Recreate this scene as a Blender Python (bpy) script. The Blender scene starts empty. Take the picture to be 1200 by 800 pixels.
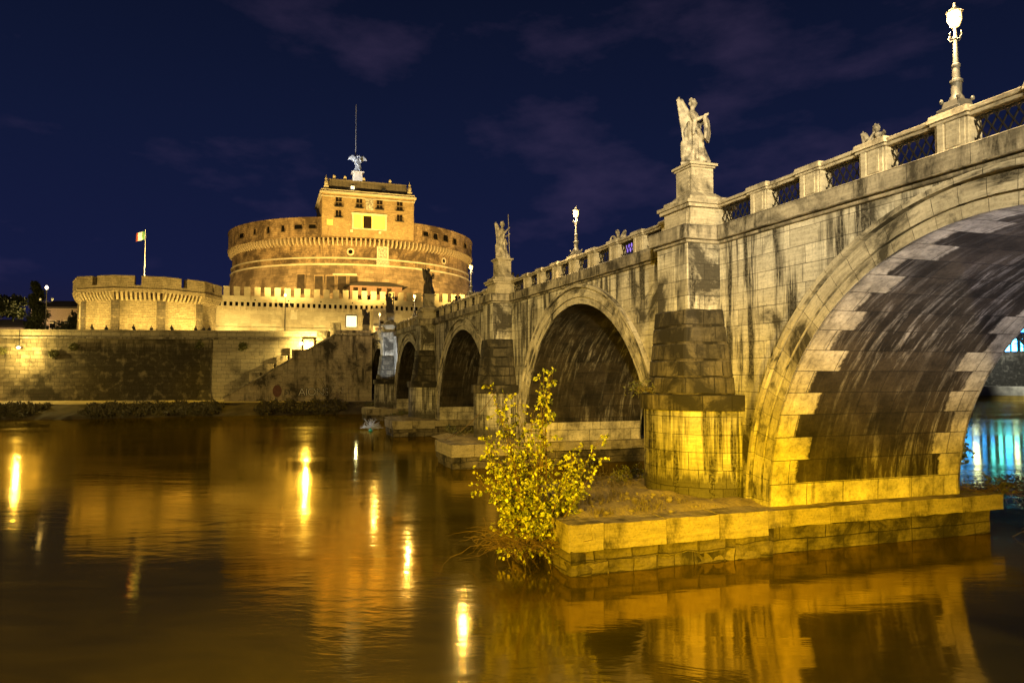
import bpy, bmesh, math, random
from mathutils import Vector, Matrix, noise
random.seed(7)
PI = math.pi
C = bpy.context.scene.collection
SC = bpy.context.scene
R_ = math.radians

# ------------------------------------------------------------------ camera
cam_d = bpy.data.cameras.new('camera')
cam = bpy.data.objects.new('camera', cam_d); C.objects.link(cam)
cam.location = (0, 0, 6.24)
cam.rotation_euler = (R_(90 + 2.56), 0, 0)
cam_d.sensor_width = 36.0
cam_d.lens = 25.5
cam_d.clip_start = 0.1
cam_d.clip_end = 8000
SC.camera = cam

# ------------------------------------------------------------------ render / exposure
SC.view_settings.view_transform = 'Standard'
SC.view_settings.look = 'None'
SC.view_settings.exposure = 0.0
SC.view_settings.gamma = 1.0
SC.view_settings.use_curve_mapping = False
SC.render.engine = 'CYCLES'
cy = SC.cycles
cy.use_denoising = True
cy.max_bounces = 6
cy.diffuse_bounces = 3
cy.glossy_bounces = 4
cy.transmission_bounces = 2
cy.sample_clamp_indirect = 6.0
cy.caustics_reflective = False
cy.caustics_refractive = False
cy.use_light_tree = True

# ------------------------------------------------------------------ world: late dusk sky
SUN_EL, SUN_ROT = R_(-5.0), R_(250)
W = bpy.data.worlds.new('World'); SC.world = W
W.use_nodes = True
nt = W.node_tree
for n in list(nt.nodes): nt.nodes.remove(n)
def wn(t, **k):
    n = nt.nodes.new(t)
    for a, b in k.items(): setattr(n, a, b)
    return n
sky = wn('ShaderNodeTexSky'); sky.sky_type = 'NISHITA'; sky.sun_disc = False
sky.sun_elevation = SUN_EL; sky.sun_rotation = SUN_ROT
sky.air_density = 1.0; sky.dust_density = 0.6; sky.ozone_density = 4.0
tint = wn('ShaderNodeMix', data_type='RGBA', blend_type='MULTIPLY')
tint.inputs[0].default_value = 1.0
tint.inputs[7].default_value = (0.9, 0.62, 1.0, 1)
nt.links.new(sky.outputs[0], tint.inputs[6])
tc = wn('ShaderNodeTexCoord')
mp = wn('ShaderNodeMapping'); mp.inputs['Scale'].default_value = (2.6, 1.0, 6.0); mp.inputs['Rotation'].default_value = (0.2, 0.5, 0.4)
nt.links.new(tc.outputs['Generated'], mp.inputs['Vector'])
cn = wn('ShaderNodeTexNoise'); cn.inputs['Scale'].default_value = 2.6; cn.inputs['Detail'].default_value = 6; cn.inputs['Roughness'].default_value = 0.55
nt.links.new(mp.outputs[0], cn.inputs['Vector'])
cr = wn('ShaderNodeValToRGB'); cr.color_ramp.elements[0].position = 0.56; cr.color_ramp.elements[1].position = 0.78
cr.color_ramp.elements[0].color = (0, 0, 0, 1); cr.color_ramp.elements[1].color = (0.028, 0.0165, 0.034, 1)
dpv = wn('ShaderNodeVectorMath', operation='DOT_PRODUCT'); dpv.inputs[1].default_value = Vector((0.33, 1.0, 0.44)).normalized()
nt.links.new(tc.outputs['Generated'], dpv.inputs[0])
mrn = wn('ShaderNodeMapRange'); mrn.inputs[1].default_value = 0.93; mrn.inputs[2].default_value = 0.995; mrn.inputs[3].default_value = -0.02; mrn.inputs[4].default_value = 0.11
nt.links.new(dpv.outputs['Value'], mrn.inputs[0])
adn = wn('ShaderNodeMath', operation='ADD'); nt.links.new(cn.outputs[0], adn.inputs[0]); nt.links.new(mrn.outputs[0], adn.inputs[1])
nt.links.new(adn.outputs[0], cr.inputs[0])
add = wn('ShaderNodeMix', data_type='RGBA', blend_type='ADD'); add.inputs[0].default_value = 1.0
sepz = wn('ShaderNodeSeparateXYZ'); nt.links.new(tc.outputs['Generated'], sepz.inputs[0])
gr = wn('ShaderNodeValToRGB'); nt.links.new(sepz.outputs[2], gr.inputs[0])      # night airglow of the lit city, by height
ge = gr.color_ramp.elements; ge.new(0.12); ge.new(0.3)
for e_, (p_, c_) in zip(ge, ((0.0, (0.19, 0.14, 0.42)), (0.12, (0.095, 0.135, 0.58)), (0.3, (0.068, 0.115, 0.44)), (0.55, (0.035, 0.062, 0.20)))):
    e_.position = p_; e_.color = (*c_, 1)
base = wn('ShaderNodeMix', data_type='RGBA', blend_type='ADD'); base.inputs[0].default_value = 1.0
nt.links.new(gr.outputs[0], base.inputs[7])
nt.links.new(tint.outputs[2], base.inputs[6])
bgs = wn('ShaderNodeBackground'); bgs.inputs['Strength'].default_value = 0.08
bgc = wn('ShaderNodeBackground'); bgc.inputs['Strength'].default_value = 0.6
nt.links.new(base.outputs[2], bgs.inputs['Color'])
nt.links.new(cr.outputs[0], bgc.inputs['Color'])
ads = wn('ShaderNodeAddShader'); nt.links.new(bgs.outputs[0], ads.inputs[0]); nt.links.new(bgc.outputs[0], ads.inputs[1])
wo = wn('ShaderNodeOutputWorld'); nt.links.new(ads.outputs[0], wo.inputs['Surface'])

# faint last skylight of the set sun
sd = bpy.data.lights.new('sun', 'SUN'); sd.energy = 0.015; sd.angle = R_(12); sd.color = (0.75, 0.8, 1.0)
sun = bpy.data.objects.new('sun', sd); C.objects.link(sun); sun.rotation_euler = (R_(55), 0, R_(-60))

# ------------------------------------------------------------------ frames
U0 = R_(18.84)
DV = Vector((-math.sin(U0), math.cos(U0), 0)); RV = Vector((math.cos(U0), math.sin(U0), 0))
P0 = RV * 17.0                      # foot of the bridge's upstream face
ROT_B = PI / 2 + U0                 # local x = along the bridge, local y = out of the upstream face
def bw(s, v, z=0.0): 
    p = P0 + DV * s - RV * v
    return Vector((p.x, p.y, z))
ROT_E = math.atan(0.125)            # embankment: local x to the right, local -y towards the river
E0 = Vector((-24, 122.5, 0))
EX = Vector((math.cos(ROT_E), math.sin(ROT_E), 0)); EY = Vector((-math.sin(ROT_E), math.cos(ROT_E), 0))
def ew(t, y, z=0.0):
    p = E0 + EX * t + EY * y
    return Vector((p.x, p.y, z))

# ------------------------------------------------------------------ lights of the place
SOD = (1.0, 0.60, 0.008)      # low sodium
SOD2 = (1.0, 0.72, 0.20)     # paler sodium
WARM = (1.0, 0.85, 0.52)
def spot(name, loc, tgt, e, col, ang=70, blend=0.6, rad=0.2):
    l = bpy.data.lights.new(name, 'SPOT'); l.energy = e; l.color = col; l.spot_size = R_(ang); l.spot_blend = blend; l.shadow_soft_size = rad
    o = bpy.data.objects.new(name, l); C.objects.link(o); o.location = loc
    o.rotation_euler = (Vector(tgt) - Vector(loc)).to_track_quat('-Z', 'Y').to_euler()
    return o
def point(name, loc, e, col, rad=0.15):
    l = bpy.data.lights.new(name, 'POINT'); l.energy = e; l.color = col; l.shadow_soft_size = rad
    o = bpy.data.objects.new(name, l); C.objects.link(o); o.location = loc
    return o
# street lamps on the near bank, behind and beside the viewpoint, with fill lights added for water, wall and vault
spot('bank_floodlight', (9, -10, 7.0), bw(22, -2, -0.6), 98000, SOD, 34, 1.0, 0.3)
spot('bank_floodlight', (-12, -8, 8.0), bw(26, 5, 0.5), 90000, SOD, 36, 1.0, 0.3)
spot('near_bank_light', (2, -20, 15.0), bw(13, 0, 17.0), 135000, WARM, 36, 1.0, 0.4)
spot('near_bank_light', (-4, -14, 14.0), bw(31, 0, 16.0), 88000, WARM, 34, 1.0, 0.4)
spot('near_bank_light', (-14, -5, 12.0), (-13, 26, 0), 34000, SOD, 110, 0.9, 0.4)  # fill added over the river so the murky water glows
spot('near_bank_light', (16, -6, 9.0), (9, 14, 0), 4500, SOD, 100, 0.9, 0.4)
spot('near_bank_light', (-22, 2, 13.0), bw(60, 0, 5.0), 78000, SOD2, 46, 1.0, 0.4)
spot('near_bank_light', (-55, 10, 13.0), ew(-40, 0, 3.0), 120000, SOD2, 62, 0.9, 0.4)  # fill added to brighten the far embankment wall
spot('vault_fill_light', bw(5.2, -3.4, 2.4), bw(12.5, -4.6, 10.2), 8500, (0.92, 0.88, 1.0), 92, 1.0, 0.3)  # unseen fill added under the arch to brighten the vault crown
# floodlights in the fortress grounds
def cw(s, D, z=0.0):
    p = RV * D + DV * s
    return Vector((p.x, p.y, z))
for D, e in ((-22, 46000), (2, 40000), (21, 40000), (42, 44000), (66, 52000)):
    spot('fortress_floodlight', cw(141, D, 24.0), cw(170, 21 + (D - 21) * 0.72, 35.0), e * 1.45, (1.0, 0.67, 0.18), 95, 0.9, 0.5)
spot('keep_floodlight', cw(140, 6, 23.5), cw(164, 18, 44), 23000, (1.0, 0.72, 0.22), 30, 0.8, 0.5)
spot('keep_floodlight', cw(140, 36, 23.5), cw(164, 25, 44), 23000, (1.0, 0.72, 0.22), 30, 0.8, 0.5)
spot('angel_floodlight', cw(174, 12, 52.0), cw(186, 22, 62), 22000, (0.92, 0.94, 1.0), 60, 0.6, 0.2)
for D, e in ((-6, 9000), (1, 5500), (7, 5500), (13, 5500), (20, 5000), (28, 4000)):
    spot('wall_floodlight', cw(147.6, D, 13.6), cw(152, D, 18.4), e * 0.41, (1.0, 0.73, 0.23), 150, 0.9, 0.4)
spot('gatehouse_fill_light', cw(141, 22, 15.5), cw(149, 24, 15), 700, (1.0, 0.75, 0.4), 90, 0.9, 0.3)  # spot added to lift the gatehouse front out of shadow
for a in (-62, -20, 20, 58):
    spot('bastion_floodlight', Vector((-68.5 + 16.8 * math.sin(R_(a)), 136.5 - 16.8 * math.cos(R_(a)), 12.6)),
         Vector((-68.5 + 13 * math.sin(R_(a)), 136.5 - 13 * math.cos(R_(a)), 18.8)), 8500 if a < 50 else 12000, SOD2, 140, 0.9, 0.4)
# lamps on the embankment wall
EMB_LIGHTS = []

# ------------------------------------------------------------------ helpers
def tag(o, label=None, cat=None, group=None, kind=None):
    if label: o['label'] = label
    if cat: o['category'] = cat
    if group: o['group'] = group
    if kind: o['kind'] = kind
    return o
def thing(name, label, cat, loc=(0, 0, 0), rz=0.0, group=None):
    o = bpy.data.objects.new(name, None); C.objects.link(o)
    o.location = loc; o.rotation_euler = (0, 0, rz); o.empty_display_size = 0.2
    return tag(o, label, cat, group)

class MB:
    def __init__(s): s.v = []; s.f = []; s.uv = []; s.m = []
    def poly(s, pts, uv=None, mi=0):
        pts = [Vector(p) for p in pts]
        i = len(s.v); s.v += [tuple(p) for p in pts]; s.f.append(tuple(range(i, i + len(pts))))
        if uv is None:
            n = Vector((0, 0, 0))
            for k in range(len(pts)):
                a, b = pts[k], pts[(k + 1) % len(pts)]
                n += Vector(((a.y - b.y) * (a.z + b.z), (a.z - b.z) * (a.x + b.x), (a.x - b.x) * (a.y + b.y)))
            if n.length > 1e-12: n.normalize()
            if abs(n.z) > 0.8: uv = [(p.x, p.y) for p in pts]
            else:
                t = Vector((-n.y, n.x, 0)); t.normalize()
                if abs(t.x) > abs(t.y): t = t if t.x > 0 else -t
                else: t = t if t.y > 0 else -t
                uv = [(p.dot(t), p.z) for p in pts]
        s.uv.append(uv); s.m.append(mi)
    def box(s, x0, x1, y0, y1, z0, z1, tz=None, mi=0):
        tz = tz or (0, 0)     # inset of the top
        a, b = tz
        B = [(x0, y0, z0), (x1, y0, z0), (x1, y1, z0), (x0, y1, z0)]
        T = [(x0 + a, y0 + b, z1), (x1 - a, y0 + b, z1), (x1 - a, y1 - b, z1), (x0 + a, y1 - b, z1)]
        s.poly(B[::-1], mi=mi); s.poly(T, mi=mi)
        for k in range(4):
            j = (k + 1) % 4
            s.poly([B[k], B[j], T[j], T[k]], mi=mi)
    def prism(s, pts, z0, z1, mi=0, top=True, bot=True, scale_top=None):
        n = len(pts)
        P0_ = [(p[0], p[1], z0) for p in pts]
        q = scale_top or pts
        P1_ = [(p[0], p[1], z1) for p in q]
        if top: s.poly(P1_, mi=mi)
        if bot: s.poly(P0_[::-1], mi=mi)
        L = 0
        for k in range(n):
            j = (k + 1) % n
            d = math.hypot(pts[j][0] - pts[k][0], pts[j][1] - pts[k][1])
            s.poly([P0_[k], P0_[j], P1_[j], P1_[k]], uv=[(L, z0), (L + d, z0), (L + d, z1), (L, z1)], mi=mi)
            L += d
    def lathe(s, prof, n=24, cx=0, cy=0, a0=0.0, a1=2 * PI, mi=0):
        for k in range(n):
            t0 = a0 + (a1 - a0) * k / n; t1 = a0 + (a1 - a0) * (k + 1) / n
            for (r0, z0), (r1, z1) in zip(prof, prof[1:]):
                rr = max(r0, r1)
                A = (cx + r0 * math.cos(t0), cy + r0 * math.sin(t0), z0); B = (cx + r0 * math.cos(t1), cy + r0 * math.sin(t1), z0)
                Cc = (cx + r1 * math.cos(t1), cy + r1 * math.sin(t1), z1); D = (cx + r1 * math.cos(t0), cy + r1 * math.sin(t0), z1)
                h = abs(z1 - z0) > 1e-4
                zz0, zz1 = (z0, z1) if h else (z0 + r0, z0 + r1)
                uv = [(t0 * rr, zz0), (t1 * rr, zz0), (t1 * rr, zz1), (t0 * rr, zz1)]
                if r0 < 1e-5: s.poly([A, Cc, D], [uv[0], uv[2], uv[3]], mi)
                elif r1 < 1e-5: s.poly([A, B, Cc], uv[:3], mi)
                else: s.poly([A, B, Cc, D], uv, mi)
    def tube(s, pts, rads, n=6, mi=0):
        pts = [Vector(p) for p in pts]; rings = []
        if not hasattr(rads, '__len__'): rads = [rads] * len(pts)
        for k, p in enumerate(pts):
            d = (pts[min(k + 1, len(pts) - 1)] - pts[max(k - 1, 0)])
            if d.length < 1e-9: d = Vector((0, 0, 1))
            d.normalize()
            u = d.cross(Vector((0.13, 0.27, 0.95))) if abs(d.z) < 0.97 else d.cross(Vector((1, 0, 0)))
            u.normalize(); w = d.cross(u)
            rings.append([p + (u * math.cos(2 * PI * j / n) + w * math.sin(2 * PI * j / n)) * rads[k] for j in range(n)])
        i = len(s.v)
        for r in rings: s.v += [tuple(q) for q in r]
        for k in range(len(pts) - 1):
            for j in range(n):
                j2 = (j + 1) % n
                s.f.append((i + k * n + j, i + k * n + j2, i + (k + 1) * n + j2, i + (k + 1) * n + j))
                s.uv.append([(j / n, k), (j2 / n, k), (j2 / n, k + 1), (j / n, k + 1)]); s.m.append(mi)
        s.f.append(tuple(i + j for j in range(n))[::-1]); s.uv.append([(0, 0)] * n); s.m.append(mi)
        s.f.append(tuple(i + (len(pts) - 1) * n + j for j in range(n))); s.uv.append([(0, 0)] * n); s.m.append(mi)
    def ball(s, c, r, nu=10, nv=7, mi=0):
        if not hasattr(r, '__len__'): r = (r, r, r)
        for a in range(nv):
            p0 = -PI / 2 + PI * a / nv; p1 = -PI / 2 + PI * (a + 1) / nv
            for b in range(nu):
                t0 = 2 * PI * b / nu; t1 = 2 * PI * (b + 1) / nu
                f = lambda t, p: (c[0] + r[0] * math.cos(t) * math.cos(p), c[1] + r[1] * math.sin(t) * math.cos(p), c[2] + r[2] * math.sin(p))
                if a == 0: s.poly([f(t0, p0), f(t1, p1), f(t0, p1)], [(0, 0)] * 3, mi)
                elif a == nv - 1: s.poly([f(t0, p0), f(t1, p0), f(t0, p1)], [(0, 0)] * 3, mi)
                else: s.poly([f(t0, p0), f(t1, p0), f(t1, p1), f(t0, p1)], [(0, 0)] * 4, mi)
    def mesh(s, name, weld=True):
        me = bpy.data.meshes.new(name); me.from_pydata(s.v, [], s.f)
        ul = me.uv_layers.new(name='UVMap')
        flat = []
        for u in s.uv:
            for q in u: flat += [q[0], q[1]]
        ul.data.foreach_set('uv', flat)
        me.polygons.foreach_set('material_index', s.m)
        if weld:
            b = bmesh.new(); b.from_mesh(me); bmesh.ops.remove_doubles(b, verts=b.verts, dist=0.0005)
            b.to_mesh(me); b.free()
        me.update()
        return me
    def build(s, name, mats, parent=None, loc=None, smooth=False, bevel=0.0, weld=True, recalc=True, rz=None):
        me = s.mesh(name, weld)
        if recalc:
            b = bmesh.new(); b.from_mesh(me); bmesh.ops.recalc_face_normals(b, faces=b.faces); b.to_mesh(me); b.free()
        o = bpy.data.objects.new(name, me); C.objects.link(o)
        for m in (mats if isinstance(mats, (list, tuple)) else [mats]): me.materials.append(m)
        if parent: o.parent = parent
        if loc is not None: o.location = loc
        if rz is not None: o.rotation_euler = (0, 0, rz)
        if smooth:
            me.polygons.foreach_set('use_smooth', [True] * len(me.polygons))
            try: me.set_sharp_from_angle(angle=R_(40))
            except Exception: pass
        if bevel:
            bv = o.modifiers.new('bevel', 'BEVEL'); bv.width = bevel; bv.segments = 1; bv.limit_method = 'ANGLE'; bv.angle_limit = R_(40)
        return o

def rough_mesh(me, amp, scale, cut_len, seed=0.0):
    b = bmesh.new(); b.from_mesh(me)
    for _ in range(6):
        es = [e for e in b.edges if e.calc_length() > cut_len]
        if not es: break
        bmesh.ops.subdivide_edges(b, edges=es, cuts=1, use_grid_fill=True)
    bmesh.ops.triangulate(b, faces=[f for f in b.faces if len(f.verts) > 4])
    for v in b.verts:
        q = v.co * scale + Vector((seed, seed * 1.7, seed * 0.3))
        n = noise.noise_vector(q) + 0.5 * noise.noise_vector(q * 2.7)
        v.co += n * amp
    b.normal_update(); b.to_mesh(me); b.free(); me.update()

# ------------------------------------------------------------------ materials
def mat(name):
    m = bpy.data.materials.new(name); m.use_nodes = True
    t = m.node_tree
    for n in list(t.nodes): t.nodes.remove(n)
    o = t.nodes.new('ShaderNodeOutputMaterial'); b = t.nodes.new('ShaderNodeBsdfPrincipled')
    t.links.new(b.outputs[0], o.inputs[0])
    return m, t, b
def N(t, kind, ins=None, **k):
    n = t.nodes.new(kind)
    for a, b in k.items(): setattr(n, a, b)
    if ins:
        for a, b in ins.items():
            if hasattr(b, 'is_linked') or isinstance(b, bpy.types.NodeSocket): t.links.new(b, n.inputs[a])
            else: n.inputs[a].default_value = b
    return n
def math_(t, op, a, b=None, c=None):
    n = t.nodes.new('ShaderNodeMath'); n.operation = op
    for i, q in enumerate((a, b, c)):
        if q is None: continue
        if isinstance(q, bpy.types.NodeSocket): t.links.new(q, n.inputs[i])
        else: n.inputs[i].default_value = q
    return n.outputs[0]
def ramp(t, fac, stops):
    n = t.nodes.new('ShaderNodeValToRGB'); e = n.color_ramp.elements
    while len(e) < len(stops): e.new(0.5)
    for q, (p, c) in zip(e, stops):
        q.position = p; q.color = (c, c, c, 1) if not hasattr(c, '__len__') else (*c, 1)
    t.links.new(fac, n.inputs[0]); return n.outputs[0]
def mixc(t, fac, a, b, mode='MIX'):
    n = t.nodes.new('ShaderNodeMix'); n.data_type = 'RGBA'; n.blend_type = mode
    for i, q in ((0, fac), (6, a), (7, b)):
        if isinstance(q, bpy.types.NodeSocket): t.links.new(q, n.inputs[i])
        else: n.inputs[i].default_value = q if not hasattr(q, '__len__') else (*q[:3], 1)
    return n.outputs[2]
def uvmap(t, sx=1, sy=1, off=(0, 0)):
    u = N(t, 'ShaderNodeUVMap'); m = N(t, 'ShaderNodeMapping', {'Vector': u.outputs[0], 'Scale': (sx, sy, 1), 'Location': (off[0], off[1], 0)})
    return m.outputs[0]
def simple(name, col, rough=0.7, metal=0.0, var=0.0, vscale=3.0):
    m, t, b = mat(name)
    b.inputs['Roughness'].default_value = rough; b.inputs['Metallic'].default_value = metal
    if var:
        tcn = N(t, 'ShaderNodeTexCoord'); n = N(t, 'ShaderNodeTexNoise', {'Vector': tcn.outputs['Object'], 'Scale': vscale, 'Detail': 5.0})
        f = ramp(t, n.outputs[0], [(0.3, 1 - var), (0.7, 1 + var * 0.5)])
        t.links.new(mixc(t, 1.0, col, f, 'MULTIPLY'), b.inputs['Base Color'])
    else: b.inputs['Base Color'].default_value = (*col, 1)
    return m
def emit(name, col, s):
    m, t, b = mat(name)
    b.inputs['Base Color'].default_value = (*col, 1); b.inputs['Emission Color'].default_value = (*col, 1); b.inputs['Emission Strength'].default_value = s
    return m

def stone(name, c1, c2, bw_=1.3, bh=0.58, mortar=0.012, stain=0.5, streak=0.6, dark=(0.016, 0.013, 0.009), pit=0.5, offset=0.5, stain_scale=0.35, streak_sc=(2.2, 0.16), bump=0.5, blotch=(0.45, 0.62), band=None, drip=(0.5, 0.63), cover=0.46, zone=None):
    """ashlar with weathering: per-block tone, dirty joints, soot blotches, drip streaks, pits"""
    m, t, b = mat(name)
    uv = uvmap(t)
    # wobble the joints a little
    wob = N(t, 'ShaderNodeTexNoise', {'Vector': uv, 'Scale': 1.3, 'Detail': 3.0})
    wv = N(t, 'ShaderNodeVectorMath', {0: wob.outputs['Color'], 1: (0.5, 0.5, 0.5)}, operation='SUBTRACT')
    ws = N(t, 'ShaderNodeVectorMath', {0: wv.outputs[0], 'Scale': 0.05}, operation='SCALE')
    uvw = N(t, 'ShaderNodeVectorMath', {0: uv, 1: ws.outputs[0]}, operation='ADD').outputs[0]
    br = N(t, 'ShaderNodeTexBrick', {'Vector': uvw, 'Color1': (0, 0, 0, 1), 'Color2': (1, 1, 1, 1), 'Mortar': (0.5, 0.5, 0.5, 1), 'Scale': 1.0, 'Mortar Size': mortar, 'Mortar Smooth': 0.4, 'Bias': 0.0, 'Brick Width': bw_, 'Row Height': bh})
    br.offset = offset; br.squash = 0.8; br.squash_frequency = 3
    tone = ramp(t, br.outputs['Color'], [(0.0, 0.0), (1.0, 1.0)])
    n1 = N(t, 'ShaderNodeTexNoise', {'Vector': uv, 'Scale': 0.9, 'Detail': 8.0, 'Roughness': 0.62})
    n2 = N(t, 'ShaderNodeTexNoise', {'Vector': uv, 'Scale': 9.0, 'Detail': 6.0, 'Roughness': 0.7})
    f0 = math_(t, 'ADD', math_(t, 'MULTIPLY', tone, 0.6), math_(t, 'MULTIPLY', n1.outputs[0], 0.6))
    col = mixc(t, f0, c1, c2)
    # travertine bedding: fine horizontal veins
    vv = N(t, 'ShaderNodeTexNoise', {'Vector': uvmap(t, 1.1, 11.0, (3, 1)), 'Scale': 1.0, 'Detail': 5.0, 'Roughness': 0.6})
    col = mixc(t, 1.0, col, ramp(t, vv.outputs[0], [(0.3, 0.72), (0.62, 1.08)]), 'MULTIPLY')
    col = mixc(t, 1.0, col, ramp(t, n2.outputs[0], [(0.28, 0.55), (0.5, 1.0), (0.8, 1.15)]), 'MULTIPLY')
    # joints
    jn = ramp(t, n1.outputs[0], [(0.32, 0.3), (0.6, 1.0)])
    col = mixc(t, math_(t, 'MULTIPLY', br.outputs['Fac'], jn), col, tuple(x * 0.14 for x in c1))
    # soot blotches
    n3 = N(t, 'ShaderNodeTexNoise', {'Vector': uvmap(t, stain_scale, stain_scale, (7, 3)), 'Scale': 1.0, 'Detail': 9.0, 'Roughness': 0.68, 'Distortion': 0.4})
    bl = math_(t, 'MULTIPLY', ramp(t, n3.outputs[0], [(blotch[0], 0.0), (blotch[1], 1.0)]), stain)
    # drips
    n4 = N(t, 'ShaderNodeTexNoise', {'Vector': uvmap(t, streak_sc[0], streak_sc[1], (1, 9)), 'Scale': 1.0, 'Detail': 6.0, 'Roughness': 0.7})
    n5 = N(t, 'ShaderNodeTexNoise', {'Vector': uvmap(t, 0.33, 0.20, (4, 2)), 'Scale': 1.0, 'Detail': 4.0, 'Roughness': 0.6})
    dr = math_(t, 'MULTIPLY', math_(t, 'MULTIPLY', ramp(t, n4.outputs[0], [(drip[0], 0.0), (drip[1], 1.0)]), ramp(t, n5.outputs[0], [(cover, 0.0), (cover + 0.14, 1.0)])), streak)
    dr = math_(t, 'MULTIPLY', dr, ramp(t, n2.outputs[0], [(0.3, 0.55), (0.55, 1.0)]))
    tot = math_(t, 'MAXIMUM', bl, dr)
    if band:       # water-line growth: darker inside a height band of the stone itself, ragged edge
        sep = N(t, 'ShaderNodeSeparateXYZ', {0: uv})
        zz = math_(t, 'ADD', sep.outputs[1], math_(t, 'MULTIPLY', math_(t, 'SUBTRACT', n4.outputs[0], 0.5), 3.0))
        up = N(t, 'ShaderNodeMapRange', {0: zz, 1: band[0], 2: band[0] + 0.35, 3: 0.0, 4: 1.0}).outputs[0]
        dn = N(t, 'ShaderNodeMapRange', {0: zz, 1: band[1], 2: band[1] + 0.5, 3: 1.0, 4: 0.0}).outputs[0]
        tot = math_(t, 'MAXIMUM', tot, math_(t, 'MULTIPLY', math_(t, 'MULTIPLY', up, dn), band[2]))
    if zone:       # a stretch of wall blackened by old flood grime, ragged at its ends and top
        sz = N(t, 'ShaderNodeSeparateXYZ', {0: uv})
        uu = math_(t, 'ADD', sz.outputs[0], math_(t, 'MULTIPLY', math_(t, 'SUBTRACT', n3.outputs[0], 0.5), 16.0))
        a_ = N(t, 'ShaderNodeMapRange', {0: uu, 1: zone[0] - 4, 2: zone[0] + 4, 3: 0.0, 4: 1.0}).outputs[0]
        vv_ = math_(t, 'ADD', sz.outputs[1], math_(t, 'MULTIPLY', math_(t, 'SUBTRACT', n4.outputs[0], 0.5), 9.0))
        c_ = N(t, 'ShaderNodeMapRange', {0: vv_, 1: zone[1], 2: zone[1] + 2.0, 3: 1.0, 4: 0.35}).outputs[0]
        gr_ = ramp(t, n2.outputs[0], [(0.3, 0.7), (0.5, 1.0)])
        g4 = ramp(t, n1.outputs[0], [(0.34, 0.5), (0.48, 1.0)])
        tot = math_(t, 'MAXIMUM', tot, math_(t, 'MULTIPLY', math_(t, 'MULTIPLY', math_(t, 'MULTIPLY', a_, c_), math_(t, 'MULTIPLY', gr_, g4)), zone[2]))
    col = mixc(t, tot, col, dark)
    t.links.new(col, b.inputs['Base Color'])
    b.inputs['Roughness'].default_value = 0.82
    b.inputs['Specular IOR Level'].default_value = 0.25
    hgt = math_(t, 'ADD', math_(t, 'MULTIPLY', n2.outputs[0], 0.45), math_(t, 'MULTIPLY', br.outputs['Fac'], -0.8))
    hgt = math_(t, 'ADD', hgt, math_(t, 'MULTIPLY', tone, 0.15))
    bp = N(t, 'ShaderNodeBump', {'Strength': bump, 'Distance': 0.04, 'Height': hgt})
    t.links.new(bp.outputs[0], b.inputs['Normal'])
    return m

TRAV1, TRAV2 = (0.31, 0.27, 0.20), (0.70, 0.635, 0.52)
M = {}
M['facade'] = stone('travertine_ashlar', TRAV1, TRAV2, 1.45, 0.62, 0.014, 0.9, 0.97, blotch=(0.50, 0.61), drip=(0.46, 0.55), cover=0.36, dark=(0.014, 0.011, 0.007))
M['pier'] = stone('travertine_pier', TRAV1, TRAV2, 1.25, 0.66, 0.016, 0.85, 0.97, blotch=(0.5, 0.62), streak_sc=(1.5, 0.08), drip=(0.44, 0.55), cover=0.28, dark=(0.014, 0.011, 0.006), band=(1.0, 2.2, 0.85))
M['tide'] = stone('blackened_pier_courses', (0.055, 0.045, 0.03), (0.20, 0.165, 0.11), 1.1, 0.68, 0.02, 0.96, 0.95, dark=(0.018, 0.015, 0.01), blotch=(0.38, 0.54), cover=0.3, drip=(0.44, 0.56), stain_scale=0.6, bump=0.8)
M['ring'] = stone('travertine_voussoir', (0.36, 0.31, 0.225), (0.62, 0.55, 0.43), 0.92, 3.0, 0.012, 0.9, 0.95, offset=0.0, blotch=(0.50, 0.62), stain_scale=0.5, streak_sc=(0.4, 2.6), drip=(0.48, 0.6), cover=0.42)
M['cornice'] = stone('travertine_cornice', (0.24, 0.20, 0.145), (0.46, 0.40, 0.30), 1.9, 2.0, 0.01, 0.9, 0.95, blotch=(0.46, 0.62), streak_sc=(1.8, 0.4), drip=(0.44, 0.58), cover=0.38, stain_scale=0.5)
M['parapet'] = stone('travertine_parapet', (0.30, 0.25, 0.17), (0.48, 0.41, 0.29), 3.0, 3.0, 0.004, 0.85, 0.85, blotch=(0.50, 0.66), stain_scale=0.7, streak_sc=(3.0, 0.5), cover=0.42)
M['slab'] = stone('river_platform_slab', (0.24, 0.19, 0.11), (0.50, 0.42, 0.27), 50, 50, 0.0, 0.85, 0.85, blotch=(0.5, 0.64), stain_scale=0.6, streak_sc=(2.2, 0.5), bump=1.0, cover=0.4, drip=(0.48, 0.6))
M['footing'] = stone('river_platform_footing', (0.10, 0.08, 0.05), (0.24, 0.19, 0.12), 2.0, 0.45, 0.02, 0.9, 0.5, blotch=(0.42, 0.6), stain_scale=0.7, bump=1.2)
M['embank'] = stone('embankment_ashlar', (0.12, 0.095, 0.055), (0.40, 0.33, 0.21), 1.5, 0.62, 0.035, 0.9, 0.9, zone=(-50.0, 10.0, 0.93), blotch=(0.42, 0.6), stain_scale=0.11, streak_sc=(0.9, 0.10), dark=(0.014, 0.011, 0.005), drip=(0.48, 0.6), cover=0.44)
M['embank_pale'] = stone('embankment_pale_ashlar', (0.30, 0.25, 0.165), (0.42, 0.36, 0.25), 1.5, 0.62, 0.03, 0.85, 0.75, blotch=(0.53, 0.65), stain_scale=0.11, streak_sc=(0.9, 0.09), cover=0.5)
M['stair'] = stone('stair_ashlar', (0.25, 0.195, 0.125), (0.40, 0.33, 0.225), 1.6, 0.62, 0.014, 0.92, 0.97, blotch=(0.48, 0.6), stain_scale=0.2, streak_sc=(1.1, 0.09), drip=(0.46, 0.58), cover=0.42)
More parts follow.
